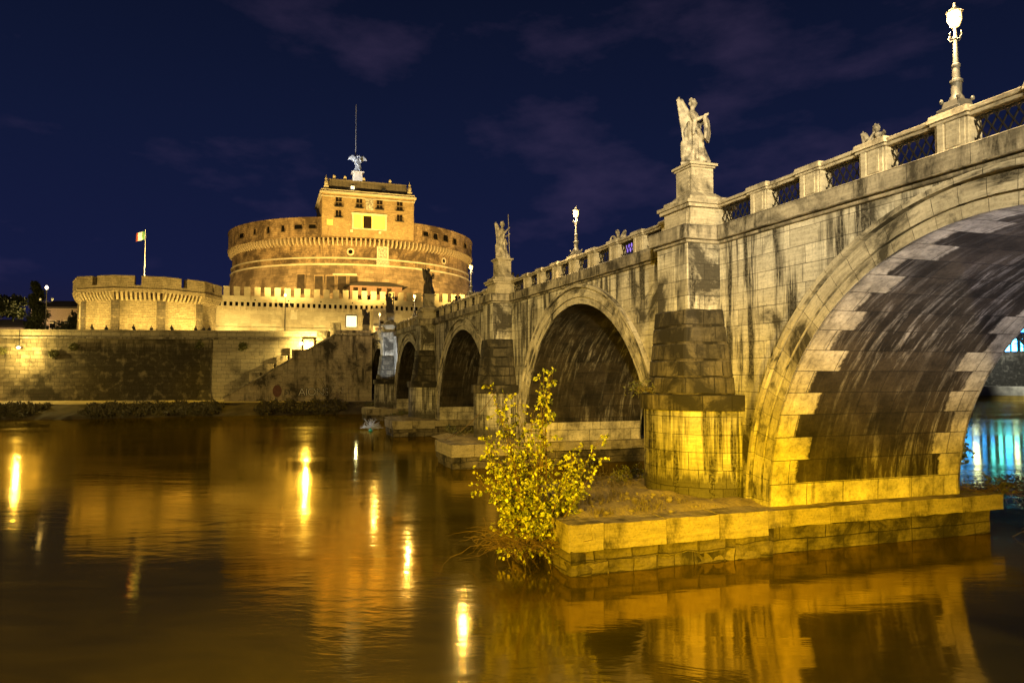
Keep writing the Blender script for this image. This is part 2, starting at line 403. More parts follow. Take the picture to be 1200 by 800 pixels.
M['curtain'] = stone('curtain_plaster', (0.32, 0.25, 0.15), (0.52, 0.43, 0.28), 2.4, 0.9, 0.006, 0.6, 0.65, dark=(0.15, 0.11, 0.055), blotch=(0.5, 0.75), stain_scale=0.15, streak_sc=(0.6, 0.08), bump=0.2)
M['bastion'] = stone('bastion_brick', (0.20, 0.145, 0.07), (0.42, 0.32, 0.18), 0.8, 0.3, 0.03, 0.7, 0.7, dark=(0.1, 0.075, 0.04), blotch=(0.5, 0.7), stain_scale=0.2, streak_sc=(0.6, 0.08), bump=0.3)
M['quoin'] = stone('bastion_quoin', (0.08, 0.06, 0.035), (0.20, 0.15, 0.09), 0.9, 0.55, 0.03, 0.5, 0.3)
M['drum'] = stone('drum_brick', (0.19, 0.115, 0.055), (0.45, 0.30, 0.155), 0.9, 0.42, 0.03, 0.9, 0.9, dark=(0.045, 0.027, 0.013), blotch=(0.44, 0.58), stain_scale=0.16, streak_sc=(0.6, 0.07), bump=0.9, cover=0.34)
M['rubble'] = stone('drum_rubble', (0.13, 0.085, 0.05), (0.42, 0.29, 0.17), 2.2, 1.0, 0.03, 0.8, 0.7, dark=(0.07, 0.045, 0.025), blotch=(0.42, 0.62), stain_scale=0.16, streak_sc=(0.35, 0.08), bump=0.9)
M['keep'] = stone('keep_brick', (0.25, 0.16, 0.07), (0.44, 0.30, 0.14), 0.6, 0.25, 0.015, 0.6, 0.65, dark=(0.13, 0.08, 0.04), blotch=(0.48, 0.7), stain_scale=0.16, streak_sc=(0.7, 0.1), bump=0.25)
M['trim'] = stone('pale_stone_trim', (0.52, 0.43, 0.30), (0.66, 0.56, 0.40), 2.5, 3.0, 0.004, 0.4, 0.3, dark=(0.25, 0.19, 0.12), bump=0.2)
M['corbel'] = stone('corbel_stone', (0.36, 0.26, 0.15), (0.52, 0.40, 0.25), 1.0, 3.0, 0.004, 0.5, 0.4, dark=(0.16, 0.11, 0.06))
M['attic'] = stone('attic_lead_roof', (0.13, 0.10, 0.07), (0.21, 0.17, 0.12), 1.0, 4.0, 0.03, 0.5, 0.6, dark=(0.07, 0.055, 0.04), bump=0.4)
M['marble'] = simple('statue_marble', (0.40, 0.345, 0.26), 0.6, 0, 0.85, 3.2)
M['marble_unlit'] = simple('unlit_statue_marble', (0.075, 0.062, 0.045), 0.6, 0, 0.5, 2.6)  # same marble, darkened for statues beyond the reach of the lamps
M['bronze'] = simple('statue_bronze', (0.42, 0.45, 0.48), 0.4, 0.4, 0.3, 3.0)
M['iron'] = simple('wrought_iron', (0.03, 0.026, 0.02), 0.5, 0.6, 0.3, 6.0)
M['lamp_iron'] = simple('lamp_post_paint', (0.11, 0.10, 0.085), 0.5, 0.2, 0.3, 5.0)
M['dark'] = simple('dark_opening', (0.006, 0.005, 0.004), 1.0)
M['shutter'] = simple('window_shutter', (0.02, 0.013, 0.008), 1.0, 0, 0.3)
for k_ in ('dark', 'shutter'):
    for n_ in M[k_].node_tree.nodes:
        if n_.type == 'BSDF_PRINCIPLED': n_.inputs['Specular IOR Level'].default_value = 0.0
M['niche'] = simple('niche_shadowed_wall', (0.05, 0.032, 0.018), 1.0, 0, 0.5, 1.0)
M['lit'] = emit('lit_room', (1.0, 0.58, 0.08), 0.6)
M['lit_white'] = emit('lit_white_window', (1.0, 0.93, 0.75), 0.85)
M['lamp'] = emit('lamp_glow', (1.0, 0.62, 0.17), 5.5)
M['lamp_far'] = emit('lamp_glow_far', (1.0, 0.64, 0.18), 8)
M['lamp_white'] = emit('lamp_glow_white', (1.0, 0.78, 0.5), 9)
M['flood'] = emit('floodlight_glow', (1.0, 0.72, 0.28), 25)
M['pinkwall'] = simple('pink_plaster', (0.17, 0.095, 0.06), 0.9, 0, 0.2)
M['rooftile'] = simple('roof_tile', (0.06, 0.045, 0.03), 0.9, 0, 0.4)
M['twig'] = simple('dry_twig', (0.16, 0.10, 0.045), 0.9, 0, 0.4, 4.0)
M['bark'] = simple('tree_bark', (0.06, 0.045, 0.03), 0.9, 0, 0.4, 4.0)
def leafmat(name, a, b_, sc=1.2, trans=0.25):
    m, t, b = mat(name)
    tcn = N(t, 'ShaderNodeTexCoord'); n = N(t, 'ShaderNodeTexNoise', {'Vector': tcn.outputs['Object'], 'Scale': sc, 'Detail': 4.0})
    w = N(t, 'ShaderNodeTexWhiteNoise', {0: N(t, 'ShaderNodeVectorMath', {0: tcn.outputs['Object'], 'Scale': 7.0}, operation='SCALE').outputs[0]})
    f = math_(t, 'ADD', math_(t, 'MULTIPLY', ramp(t, n.outputs[0], [(0.35, 0.0), (0.65, 1.0)]), 0.65), math_(t, 'MULTIPLY', w.outputs[0], 0.35))
    t.links.new(mixc(t, f, a, b_), b.inputs['Base Color'])
    b.inputs['Roughness'].default_value = 0.55
    return m
M['leaf_yellow'] = leafmat('yellowing_leaf', (0.27, 0.27, 0.03), (0.70, 0.60, 0.07), 1.1)
M['leaf_dark'] = leafmat('dark_leaf', (0.02, 0.03, 0.012), (0.06, 0.065, 0.02), 0.6)
M['leaf_olive'] = leafmat('olive_leaf', (0.05, 0.06, 0.015), (0.13, 0.12, 0.03), 0.8)
M['leaf_dry'] = leafmat('dry_grass', (0.10, 0.08, 0.03), (0.22, 0.17, 0.06), 1.5)
M['soil'] = stone('dirt_and_rubble', (0.24, 0.18, 0.085), (0.62, 0.50, 0.27), 50, 50, 0.0, 0.45, 0.2, blotch=(0.5, 0.66), stain_scale=0.9, streak_sc=(1.2, 1.2), bump=1.0)
M['pole_grey'] = simple('pole_grey_paint', (0.22, 0.22, 0.22), 0.6)
M['white'] = simple('white_paint', (0.75, 0.74, 0.72), 0.4)
M['glass'] = simple('dark_glass', (0.02, 0.02, 0.025), 0.1)
M['tyre'] = simple('tyre_rubber', (0.02, 0.02, 0.02), 0.8)
M['cloth_dark'] = simple('dark_cloth', (0.03, 0.028, 0.03), 0.8)
M['skin'] = simple('skin', (0.35, 0.2, 0.13), 0.6)

def leaf_mixed():
    m, t, b = mat('autumn_leaf_mix')
    a = N(t, 'ShaderNodeAttribute', attribute_name='tone')
    t.links.new(ramp(t, a.outputs['Fac'], [(0.0, (0.05, 0.06, 0.012)), (0.35, (0.18, 0.21, 0.025)), (0.7, (0.46, 0.47, 0.05)), (1.0, (0.68, 0.66, 0.10))]), b.inputs['Base Color'])
    b.inputs['Roughness'].default_value = 0.5
    return m
M['leaf_mixed'] = leaf_mixed()
def vault_mat(quoined):
    m, t, b = mat('vault_stone')
    uv = uvmap(t); sep = N(t, 'ShaderNodeSeparateXYZ', {0: uv}); a, arc = sep.outputs[0], sep.outputs[1]
    row = 0.86; W_, L = 8.8, PI * 8.75
    br = N(t, 'ShaderNodeTexBrick', {'Vector': uv, 'Color1': (0, 0, 0, 1), 'Color2': (1, 1, 1, 1), 'Mortar': (0.5, 0.5, 0.5, 1), 'Scale': 1.0, 'Mortar Size': 0.016, 'Mortar Smooth': 0.3, 'Brick Width': 1.6, 'Row Height': row})
    arcm = math_(t, 'MINIMUM', arc, math_(t, 'SUBTRACT', L, arc))
    idx = math_(t, 'FLOOR', math_(t, 'DIVIDE', arc, row))
    par = math_(t, 'MODULO', idx, 2.0)
    wn_ = N(t, 'ShaderNodeTexWhiteNoise', {'W': idx}, noise_dimensions='1D')
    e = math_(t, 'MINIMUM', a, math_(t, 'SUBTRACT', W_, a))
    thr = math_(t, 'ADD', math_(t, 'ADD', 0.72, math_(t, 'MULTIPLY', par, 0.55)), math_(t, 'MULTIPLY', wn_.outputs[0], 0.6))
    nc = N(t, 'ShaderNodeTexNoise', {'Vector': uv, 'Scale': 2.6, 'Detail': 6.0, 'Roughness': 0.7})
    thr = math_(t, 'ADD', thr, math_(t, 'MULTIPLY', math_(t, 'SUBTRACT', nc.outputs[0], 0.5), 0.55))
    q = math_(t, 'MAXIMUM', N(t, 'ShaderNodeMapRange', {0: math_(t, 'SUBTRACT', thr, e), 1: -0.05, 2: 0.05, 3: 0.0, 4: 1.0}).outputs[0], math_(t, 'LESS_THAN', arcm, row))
    if not quoined: q = math_(t, 'LESS_THAN', arcm, row * 1.6)
    n1 = N(t, 'ShaderNodeTexNoise', {'Vector': uv, 'Scale': 1.0, 'Detail': 8.0, 'Roughness': 0.65})
    n2 = N(t, 'ShaderNodeTexNoise', {'Vector': uv, 'Scale': 8.0, 'Detail': 6.0, 'Roughness': 0.7})
    st = N(t, 'ShaderNodeTexNoise', {'Vector': uvmap(t, 3.4, 0.42, (2, 5)), 'Scale': 1.0, 'Detail': 10.0, 'Roughness': 0.74, 'Distortion': 0.5})
    tone = br.outputs['Color']
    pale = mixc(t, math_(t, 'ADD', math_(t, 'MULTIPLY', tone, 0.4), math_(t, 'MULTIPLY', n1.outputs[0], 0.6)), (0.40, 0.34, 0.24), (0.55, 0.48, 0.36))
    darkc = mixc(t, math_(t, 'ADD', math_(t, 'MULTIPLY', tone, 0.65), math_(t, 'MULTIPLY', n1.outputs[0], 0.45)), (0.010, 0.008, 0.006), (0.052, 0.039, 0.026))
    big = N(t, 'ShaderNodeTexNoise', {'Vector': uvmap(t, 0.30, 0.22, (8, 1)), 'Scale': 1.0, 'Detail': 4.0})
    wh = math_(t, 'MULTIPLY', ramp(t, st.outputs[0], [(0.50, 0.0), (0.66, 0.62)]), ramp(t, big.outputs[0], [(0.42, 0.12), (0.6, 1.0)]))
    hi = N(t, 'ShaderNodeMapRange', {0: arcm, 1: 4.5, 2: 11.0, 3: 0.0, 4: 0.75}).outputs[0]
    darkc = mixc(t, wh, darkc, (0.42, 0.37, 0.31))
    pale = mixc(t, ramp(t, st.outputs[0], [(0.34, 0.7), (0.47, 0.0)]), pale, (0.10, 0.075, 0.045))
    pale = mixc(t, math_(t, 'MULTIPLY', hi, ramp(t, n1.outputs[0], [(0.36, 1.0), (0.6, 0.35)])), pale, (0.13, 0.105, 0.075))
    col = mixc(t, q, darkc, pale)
    col = mixc(t, 1.0, col, ramp(t, n2.outputs[0], [(0.28, 0.5), (0.5, 1.0), (0.8, 1.15)]), 'MULTIPLY')
    col = mixc(t, math_(t, 'MULTIPLY', br.outputs['Fac'], 0.85), col, (0.015, 0.012, 0.01))
    n6 = N(t, 'ShaderNodeTexNoise', {'Vector': uvmap(t, 0.8, 0.9, (3, 3)), 'Scale': 1.0, 'Detail': 6.0, 'Roughness': 0.7})
    col = mixc(t, 1.0, col, ramp(t, n6.outputs[0], [(0.36, 0.45), (0.52, 1.0), (0.68, 1.5)]), 'MULTIPLY')
    t.links.new(col, b.inputs['Base Color']); b.inputs['Roughness'].default_value = 0.8; b.inputs['Specular IOR Level'].default_value = 0.25
    hgt = math_(t, 'ADD', math_(t, 'MULTIPLY', n2.outputs[0], 0.5), math_(t, 'MULTIPLY', br.outputs['Fac'], -0.8))
    hgt = math_(t, 'ADD', hgt, math_(t, 'MULTIPLY', tone, 0.4))
    t.links.new(N(t, 'ShaderNodeBump', {'Strength': 0.6, 'Distance': 0.05, 'Height': hgt}).outputs[0], b.inputs['Normal'])
    return m
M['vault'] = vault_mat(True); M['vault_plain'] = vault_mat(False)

def water_mat():
    """silty, yellow-brown river: murk scattered under a wet, fresnel-weighted surface"""
    m = bpy.data.materials.new('river_water'); m.use_nodes = True; t = m.node_tree
    for n in list(t.nodes): t.nodes.remove(n)
    tcn = N(t, 'ShaderNodeTexCoord')
    def ns(scale, sc, detail, dist=0.0, rough=0.5, rot=14):
        mp_ = N(t, 'ShaderNodeMapping', {'Vector': tcn.outputs['Object'], 'Scale': sc, 'Rotation': (0, 0, R_(rot))})
        return N(t, 'ShaderNodeTexNoise', {'Vector': mp_.outputs[0], 'Scale': scale, 'Detail': detail, 'Distortion': dist, 'Roughness': rough})
    big = ns(0.055, (0.55, 1.5, 1), 5, 1.8)
    swirl = ns(0.28, (0.5, 1.5, 1), 4, 2.2, 0.55, 8)
    mid = ns(1.1, (0.45, 1.3, 1), 4, 0.9)
    sml = ns(5.0, (0.5, 1.2, 1), 3, 0.3)
    patch = ramp(t, big.outputs[0], [(0.40, 0.12), (0.58, 1.0)])
    h = math_(t, 'ADD', math_(t, 'MULTIPLY', mid.outputs[0], 0.55), math_(t, 'MULTIPLY', sml.outputs[0], 0.16))
    h = math_(t, 'ADD', math_(t, 'MULTIPLY', h, patch), math_(t, 'MULTIPLY', swirl.outputs[0], 0.55))
    nb = N(t, 'ShaderNodeBump', {'Strength': 0.14, 'Distance': 0.12, 'Height': h}).outputs[0]
    df = N(t, 'ShaderNodeBsdfDiffuse'); silt = ramp(t, swirl.outputs[0], [(0.3, (0.050, 0.040, 0.002)), (0.7, (0.085, 0.066, 0.004))])
    t.links.new(silt, df.inputs['Color'])
    gl = N(t, 'ShaderNodeBsdfGlossy', {'Color': (1.0, 0.77, 0.25, 1), 'Roughness': ramp(t, big.outputs[0], [(0.35, 0.06), (0.65, 0.13)]), 'Normal': nb})
    fr = N(t, 'ShaderNodeFresnel', {'IOR': 4.0, 'Normal': nb})
    mx = N(t, 'ShaderNodeMixShader', {0: fr.outputs[0], 1: df.outputs[0], 2: gl.outputs[0]})
    o = N(t, 'ShaderNodeOutputMaterial'); t.links.new(mx.outputs[0], o.inputs[0])
    return m
M['water'] = water_mat()
M['ground'] = simple('paved_ground', (0.10, 0.085, 0.06), 0.9, 0, 0.4, 0.4)
M['quay'] = simple('quay_paving', (0.40, 0.33, 0.2), 0.9, 0, 0.5, 0.5)
M['mud'] = simple('muddy_bank', (0.07, 0.05, 0.025), 0.9, 0, 0.6, 0.6)

# ------------------------------------------------------------------ water and land
mb = MB(); mb.poly([(-900, -400, 0), (900, -400, 0), (900, 900, 0), (-900, 900, 0)])
tag(mb.build('river_water', M['water']), kind='structure')

# north bank: one sheet to the horizon; its front edge follows the embankment walls
edge = [(-3000, -200), (-400, 76), ew(-120, 0.3)[:2], ew(1, 0.3)[:2], bw(131, -9.2)[:2], (60, 222), (128, 219), (260, 200), (3000, 60)]
mb = MB()
pts = [(x, y, 12.2) for x, y in edge]
for a, b_ in zip(pts, pts[1:]):
    mb.poly([a, b_, (b_[0] * 1.0, 5000, 12.2), (a[0], 5000, 12.2)])
tag(mb.build('ground', M['ground']), kind='structure')
# near bank under the viewpoint
mb = MB(); mb.box(-400, 400, -120, 0.6, -2, 4.6)
tag(mb.build('quay_near', M['quay']), kind='structure')

# low quay path along the foot of the embankment wall
mb = MB()
prof = [(0.0, 2.0), (-10.5, 1.80), (-11.2, 1.45), (-14.0, 0.95), (-17.0, 0.35), (-20.0, -0.8)]
xs = [-125 + i * 1.5 for i in range(86)]
def bank_w(x): return 0.50 + 0.5 * min(1.0, max(0.0, (-x - 6) / 34.0))
def qz(x, k):
    y, z = prof[k]
    y *= bank_w(x)
    if k >= 2:
        y += 1.2 * noise.noise(Vector((x * 0.16, k * 3.1, 0))) + 0.7 * noise.noise(Vector((x * 0.6, k, 4)))
        z += 0.25 * noise.noise(Vector((x * 0.5, k * 2.0, 9)))
    return (x, y, z)
for x0, x1 in zip(xs, xs[1:]):
    for k in range(len(prof) - 1):
        mb.poly([qz(x0, k + 1), qz(x1, k + 1), qz(x1, k), qz(x0, k)], mi=0 if k < 1 else 1)
q = mb.build('quay_path', [M['quay'], M['mud']]); q.location = E0; q.rotation_euler = (0, 0, ROT_E); tag(q, kind='structure')

# ------------------------------------------------------------------ embankment wall
emb = thing('embankment_wall', 'long dark stained stone embankment wall along the far river bank', 'wall', E0, ROT_E)
mb = MB()
mb.poly([(-125, -0.5, 1.5), (-27, -0.5, 1.5), (-27, 0.0, 11.9), (-125, 0.0, 11.9)])
mb.build('wall_face', M['embank'], emb)
mb = MB()
mb.poly([(-25.6, -0.35, 1.5), (0.5, -0.35, 1.5), (0.5, 0.0, 11.9), (-25.6, 0.0, 11.9)])
mb.build('wall_face', M['embank_pale'], emb)
mb = MB()     # flared buttress at the seam
mb.prism([(-27.6, 0.4), (-27.6, -1.5), (-25.2, -1.5), (-25.2, 0.4)], 1.9, 3.6, scale_top=[(-27.2, 0.4), (-27.2, -0.75), (-25.5, -0.75), (-25.5, 0.4)])
mb.box(-27.2, -25.5, -0.75, 0.4, 3.6, 11.9)
mb.build('buttress', M['embank'], emb, bevel=0.05)
mb = MB(); mb.box(-125, 0.6, -0.35, 0.5, 11.9, 12.25)
mb.build('string_course', M['cornice'], emb, bevel=0.03)
mb = MB(); mb.box(-125, -5.0, -0.12, 0.38, 12.25, 13.15); mb.box(-125, -5.0, -0.22, 0.48, 13.15, 13.38)
mb.build('parapet', M['embank_pale'], emb, bevel=0.03)
# wall right of the bridge, running away downstream
ewr = thing('embankment_wall', 'dark embankment wall downstream beyond the bridge arches', 'wall')
mb = MB()
pr = [tuple(bw(131, -9.0)[:2]), (60, 221.6), (128, 218.6), (260, 199.6)]
for a, b_ in zip(pr, pr[1:]): mb.poly([(a[0], a[1], -1), (b_[0], b_[1], -1), (b_[0], b_[1], 13.0), (a[0], a[1], 13.0)])
mb.build('wall_face', M['embank'], ewr)

# stairs on the embankment
st = thing('stone_staircase', 'weathered stone staircase climbing the embankment to the bridge head', 'staircase', E0, ROT_E)
X0, X1 = -22.2, -6.0
mb = MB()
nst = 44
def stz(i): return 2.0 + 10.4 * (i + 1) / nst
for i in range(nst):
    xa = X0 + (X1 - X0) * i / nst; xb = X0 + (X1 - X0) * (i + 1) / nst
    mb.box(xa, xb, -3.2, -0.4, 1.4, stz(i))
mb.build('step', M['stair'], st)
mb = MB()     # outer wall with sloping coping
outer = [(X0 - 0.4, 1.4), (0.6, 1.4), (0.6, 12.5), (-5.4, 12.5), (X0 - 0.4, 2.4)]
mb.poly([(x, -3.6, z) for x, z in outer]); mb.poly([(x, -3.21, z) for x, z in outer][::-1])
for k in range(len(outer)):
    a, b_ = outer[k], outer[(k + 1) % len(outer)]
    mb.poly([(a[0], -3.6, a[1]), (b_[0], -3.6, b_[1]), (b_[0], -3.21, b_[1]), (a[0], -3.21, a[1])])
mb.build('outer_wall', M['stair'], st)
mb = MB()
for a, b_ in (((X0 - 0.6, 2.3), (-5.4, 12.5)), ((-5.4, 12.5), (0.4, 12.55))):
    p = [(a[0], a[1]), (b_[0], b_[1]), (b_[0], b_[1] + 0.32), (a[0], a[1] + 0.32)]
    f = [(x, -3.75, z) for x, z in p]; bk = [(x, -3.1, z) for x, z in p]
    mb.poly(f); mb.poly(bk[::-1])
    for k in range(4): mb.poly([f[k], f[(k + 1) % 4], bk[(k + 1) % 4], bk[k]])
mb.build('coping', M['cornice'], st, bevel=0.02)
# stepped blocks of the inner balustrade against the wall
for i in range(7):
    x = -19.4 + i * 2.15; z = 2.0 + 10.4 * (x - X0) / (X1 - X0)
    mb = MB(); mb.box(x, x + 1.7, -1.1, -0.36, z - 0.6, z + 2.7)
    mb.build('balustrade_block', M['stair'], st, bevel=0.04)
mb = MB(); mb.box(-5.4, 0.5, -3.5, -0.1, 12.2, 12.45); mb.box(-5.4, 0.4, -3.7, -3.2, 12.9, 13.4)
mb.build('landing', M['stair'], st, bevel=0.03)
mb = MB(); mb.box(-12.2, -9.8, -3.78, -3.0, 8.6, 10.2)
mb.build('landing_block', M['stair'], st, bevel=0.03)

# graffiti sprayed on the outer stair wall
gp = {'red': simple('graffiti_red', (0.10, 0.03, 0.018), 0.7, 0, 0.4, 2.0), 'black': simple('graffiti_black', (0.018, 0.016, 0.016), 0.7), 'pale': simple('graffiti_pale', (0.6, 0.55, 0.48), 0.7)}
def text_part(txt, size, loc, m, parent, name='graffiti', ext=0.004, off=0.0, shear=0.0):
    cu = bpy.data.curves.new(name, 'FONT'); cu.body = txt; cu.size = size; cu.extrude = ext; cu.offset = off; cu.shear = shear; cu.space_character = 0.9
    tmp = bpy.data.objects.new('tmp', cu); C.objects.link(tmp)
    me = bpy.data.meshes.new_from_object(tmp.evaluated_get(bpy.context.evaluated_depsgraph_get()))
    bpy.data.objects.remove(tmp); bpy.data.curves.remove(cu)
    o = bpy.data.objects.new(name, me); C.objects.link(o); me.materials.append(m)
    o.parent = parent; o.location = loc; o.rotation_euler = (PI / 2, 0, 0)
    return o
mb = MB(); mb.prism([(0.72 * math.cos(a), 0.98 * math.sin(a)) for a in [2 * PI * k / 24 for k in range(24)]], 0, 0.006)
g = mb.build('graffiti', gp['red'], st, loc=(-14.4, -3.606, 3.5)); g.rotation_euler = (PI / 2, 0, 0)
text_part('SY', 1.15, (-13.3, -3.606, 2.95), gp['black'], st)
text_part('AIONS', 1.75, (-11.1, -3.606, 2.75), gp['black'], st, off=0.06)
text_part('AIONS', 1.75, (-11.1, -3.612, 2.75), gp['pale'], st, off=-0.035)

# ------------------------------------------------------------------ the bridge
SP, RAD, ZS = 25.5, 8.75, 1.5
ZC0, ZC1 = 11.36, 12.05
WID = 8.8
br = thing('stone_bridge', 'travertine river bridge of five round arches crossing to the fortress', 'bridge', P0, ROT_B)
NA = 56
def arch_pts(sc, r, n=NA): return [(sc + r * math.cos(PI - PI * k / n), ZS + r * math.sin(PI * k / n)) for k in range(n + 1)]
for vv, nm in ((0.0, 'spandrel_wall'), (-WID, 'spandrel_wall')):
    mb = MB()
    for i in range(5):
        sc = SP * i + SP / 2
        ap = arch_pts(sc, RAD + 0.02)
        for (xa, za), (xb, zb) in zip(ap, ap[1:]): mb.poly([(xa, vv, za), (xb, vv, zb), (xb, vv, ZC0 + 0.3), (xa, vv, ZC0 + 0.3)])
        a0 = sc - RAD - 0.02; a1 = -9 if i == 0 else sc - SP + RAD + 0.02
        mb.poly([(a1, vv, -1.5), (a0, vv, -1.5), (a0, vv, ZC0 + 0.3), (a1, vv, ZC0 + 0.3)])
    mb.poly([(SP * 5 - 4, vv, -1.5), (SP * 5 + 5, vv, -1.5), (SP * 5 + 5, vv, ZC0 + 0.3), (SP * 5 - 4, vv, ZC0 + 0.3)])
    mb.build(nm, M['facade'], br)
for i in range(5):
    sc = SP * i + SP / 2
    mb = MB()      # barrel vault; the pier sides below the springing run on into the platforms
    ap = [(sc - RAD, -1.0)] + arch_pts(sc, RAD) + [(sc + RAD, -1.0)]
    L = -2.5
    nseg = 1
    for (xa, za), (xb, zb) in zip(ap, ap[1:]):
        d = math.hypot(xb - xa, zb - za)
        mb.poly([(xa, 0.1, za), (xb, 0.1, zb), (xb, -WID - 0.1, zb), (xa, -WID - 0.1, za)], uv=[(0, L), (0, L + d), (WID, L + d), (WID, L)])
        L += d
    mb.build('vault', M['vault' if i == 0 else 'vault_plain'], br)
    for side in (1, -1):
        mb = MB(); v0 = 0.0 if side > 0 else -WID
        for (r0, r1, pv) in ((RAD, RAD + 0.33, 0.11), (RAD + 0.33, RAD + 0.39, 0.02), (RAD + 0.39, RAD + 0.85, 0.15), (RAD + 0.85, RAD + 0.93, 0.03), (RAD + 0.93, RAD + 1.09, 0.26)):
            A = arch_pts(sc, r0); B = arch_pts(sc, r1); v = v0 + side * pv; L = 0
            for k in range(NA):
                d = PI * RAD / NA
                # voussoir joints: u along the arc
                mb.poly([(A[k][0], v, A[k][1]), (A[k + 1][0], v, A[k + 1][1]), (B[k + 1][0], v, B[k + 1][1]), (B[k][0], v, B[k][1])], uv=[(L, r0 - RAD + .5), (L + d, r0 - RAD + .5), (L + d, r1 - RAD + .5), (L, r1 - RAD + .5)])
                mb.poly([(B[k][0], v0, B[k][1]), (B[k + 1][0], v0, B[k + 1][1]), (B[k + 1][0], v, B[k + 1][1]), (B[k][0], v, B[k][1])], uv=[(L, 2), (L + d, 2), (L + d, 2.2), (L, 2.2)])
                mb.poly([(A[k][0], v0, A[k][1]), (A[k + 1][0], v0, A[k + 1][1]), (A[k + 1][0], v, A[k + 1][1]), (A[k][0], v, A[k][1])], uv=[(L, 2), (L + d, 2), (L + d, 2.2), (L, 2.2)])
                L += d
        mb.build('arch_ring', M['ring'], br, weld=False, recalc=False)

def half_foot(f, r, hw, dep, n=20):
    out = []
    for k in range(n + 1):
        a = PI * k / n; c, s_ = math.cos(a), math.sin(a)
        cx, cyy = r * c, r * s_
        sc_ = min(hw / max(abs(c), 1e-6), dep / max(s_, 1e-6))
        rx, ry = sc_ * c, sc_ * s_
        out.append((cx + (rx - cx) * f, cyy + (ry - cyy) * f))
    return out
HW, DEP = 1.15, 1.47
for i in range(1, 6):
    s0 = SP * i
    mb = MB()
    P = [(s0 + x, y) for x, y in half_foot(0, 2.45, HW, DEP)]
    mb.prism(P, -1.2, 4.85)
    pier = mb.build('pier', M['pier'], br, smooth=True)
    mb = MB(); mb.prism([(s0 + x, y) for x, y in half_foot(0, 2.62, HW, DEP)], 4.85, 5.45)
    mb.build('ledge', M['tide'], pier, smooth=True)
    mb = MB()
    zc = 5.45
    for k in range(5):
        f0, f1 = 0.26 + 0.135 * k, 0.26 + 0.135 * k + 0.10
        hgt = 0.66
        fa = [(s0 + x, y) for x, y in half_foot(f0, 2.42, HW + 0.1, DEP + 0.1)]; fb_ = [(s0 + x, y) for x, y in half_foot(f1, 2.42, HW + 0.1, DEP + 0.1)]
        mb.prism(fa, zc, zc + hgt, scale_top=fb_)
        zc += hgt + 0.002
    o = mb.build('stepped_cap', M['tide'], pier, bevel=0.05)
    rough_mesh(o.data, 0.035, 1.6, 0.4, i * 3.0)
    mb = MB(); mb.box(s0 - HW, s0 + HW, -0.1, DEP, 6.0, ZC0 + 0.05)
    mb.build('pilaster', M['facade'], pier, bevel=0.02)

# cornice
mb = MB()
for vs, v0 in ((1, 0.0), (-1, -WID)):
    a, b_ = sorted((v0 - vs * 0.3, v0 + vs * 0.14)); mb.box(-9, SP * 5 + 5, a, b_, ZC0, ZC0 + 0.12)
    a, b_ = sorted((v0 - vs * 0.3, v0 + vs * 0.32)); mb.box(-9, SP * 5 + 5, a, b_, ZC0 + 0.12, ZC1)
for i in range(1, 6):
    s0 = SP * i
    mb.box(s0 - HW - 0.12, s0 + HW + 0.12, 0.0, DEP + 0.12, ZC0 - 0.003, ZC0 + 0.124)
    mb.box(s0 - HW - 0.27, s0 + HW + 0.27, 0.0, DEP + 0.27, ZC0 + 0.124, ZC1 + 0.004)
mb.build('cornice', M['cornice'], br, bevel=0.03)
mb = MB(); mb.box(-9, SP * 5 + 5, -WID + 0.3, -0.3, 11.4, 12.0)
mb.build('deck', M['quay'], br)

# parapet: pillars, rails and iron grilles
pillar_spots = []; LAMPS = [14.06, SP + 2.75 + 2.64 * 4, 2 * SP + 2.75 + 2.64 * 3, 3 * SP + 2.75 + 2.64 * 3, 4 * SP + 2.75 + 2.64 * 4]
for i in range(5):
    off, stp = (3.6, 2.614) if i == 0 else (2.75, 2.64)
    pillar_spots += [SP * i + off + stp * k for k in range(8)]
mb = MB()
mb.box(-0.42, 0.42, -0.5, 0.06, ZC1, 12.93); mb.box(-0.5, -0.42, -0.46, 0.02, ZC1, 12.93); mb.box(0.42, 0.5, -0.46, 0.02, ZC1, 12.93)
mb.box(-0.3, 0.12, 0.06, 0.085, ZC1 + 0.1, 12.85); mb.box(0.16, 0.36, 0.06, 0.11, ZC1, 12.93)
mb.box(-0.62, 0.62, -0.64, 0.2, 12.93, 13.13, tz=(0.05, 0.05)); mb.box(-0.56, 0.56, -0.58, 0.13, 12.85, 12.932)
pil = mb.build('parapet_pillar', M['parapet'], br, bevel=0.02)
for k, s0 in enumerate(pillar_spots):
    o = pil if k == 0 else pil.copy()
    if k: C.objects.link(o); o.parent = br
    o.location = (s0, 0, 0)
def rail(a, b_):
    mb = MB(); mb.box(a, b_, -0.55, 0.10, 12.94, 13.06); mb.box(a, b_, -0.45, 0.03, 12.84, 12.942)
    mb.build('parapet_rail', M['parapet'], br, bevel=0.02)
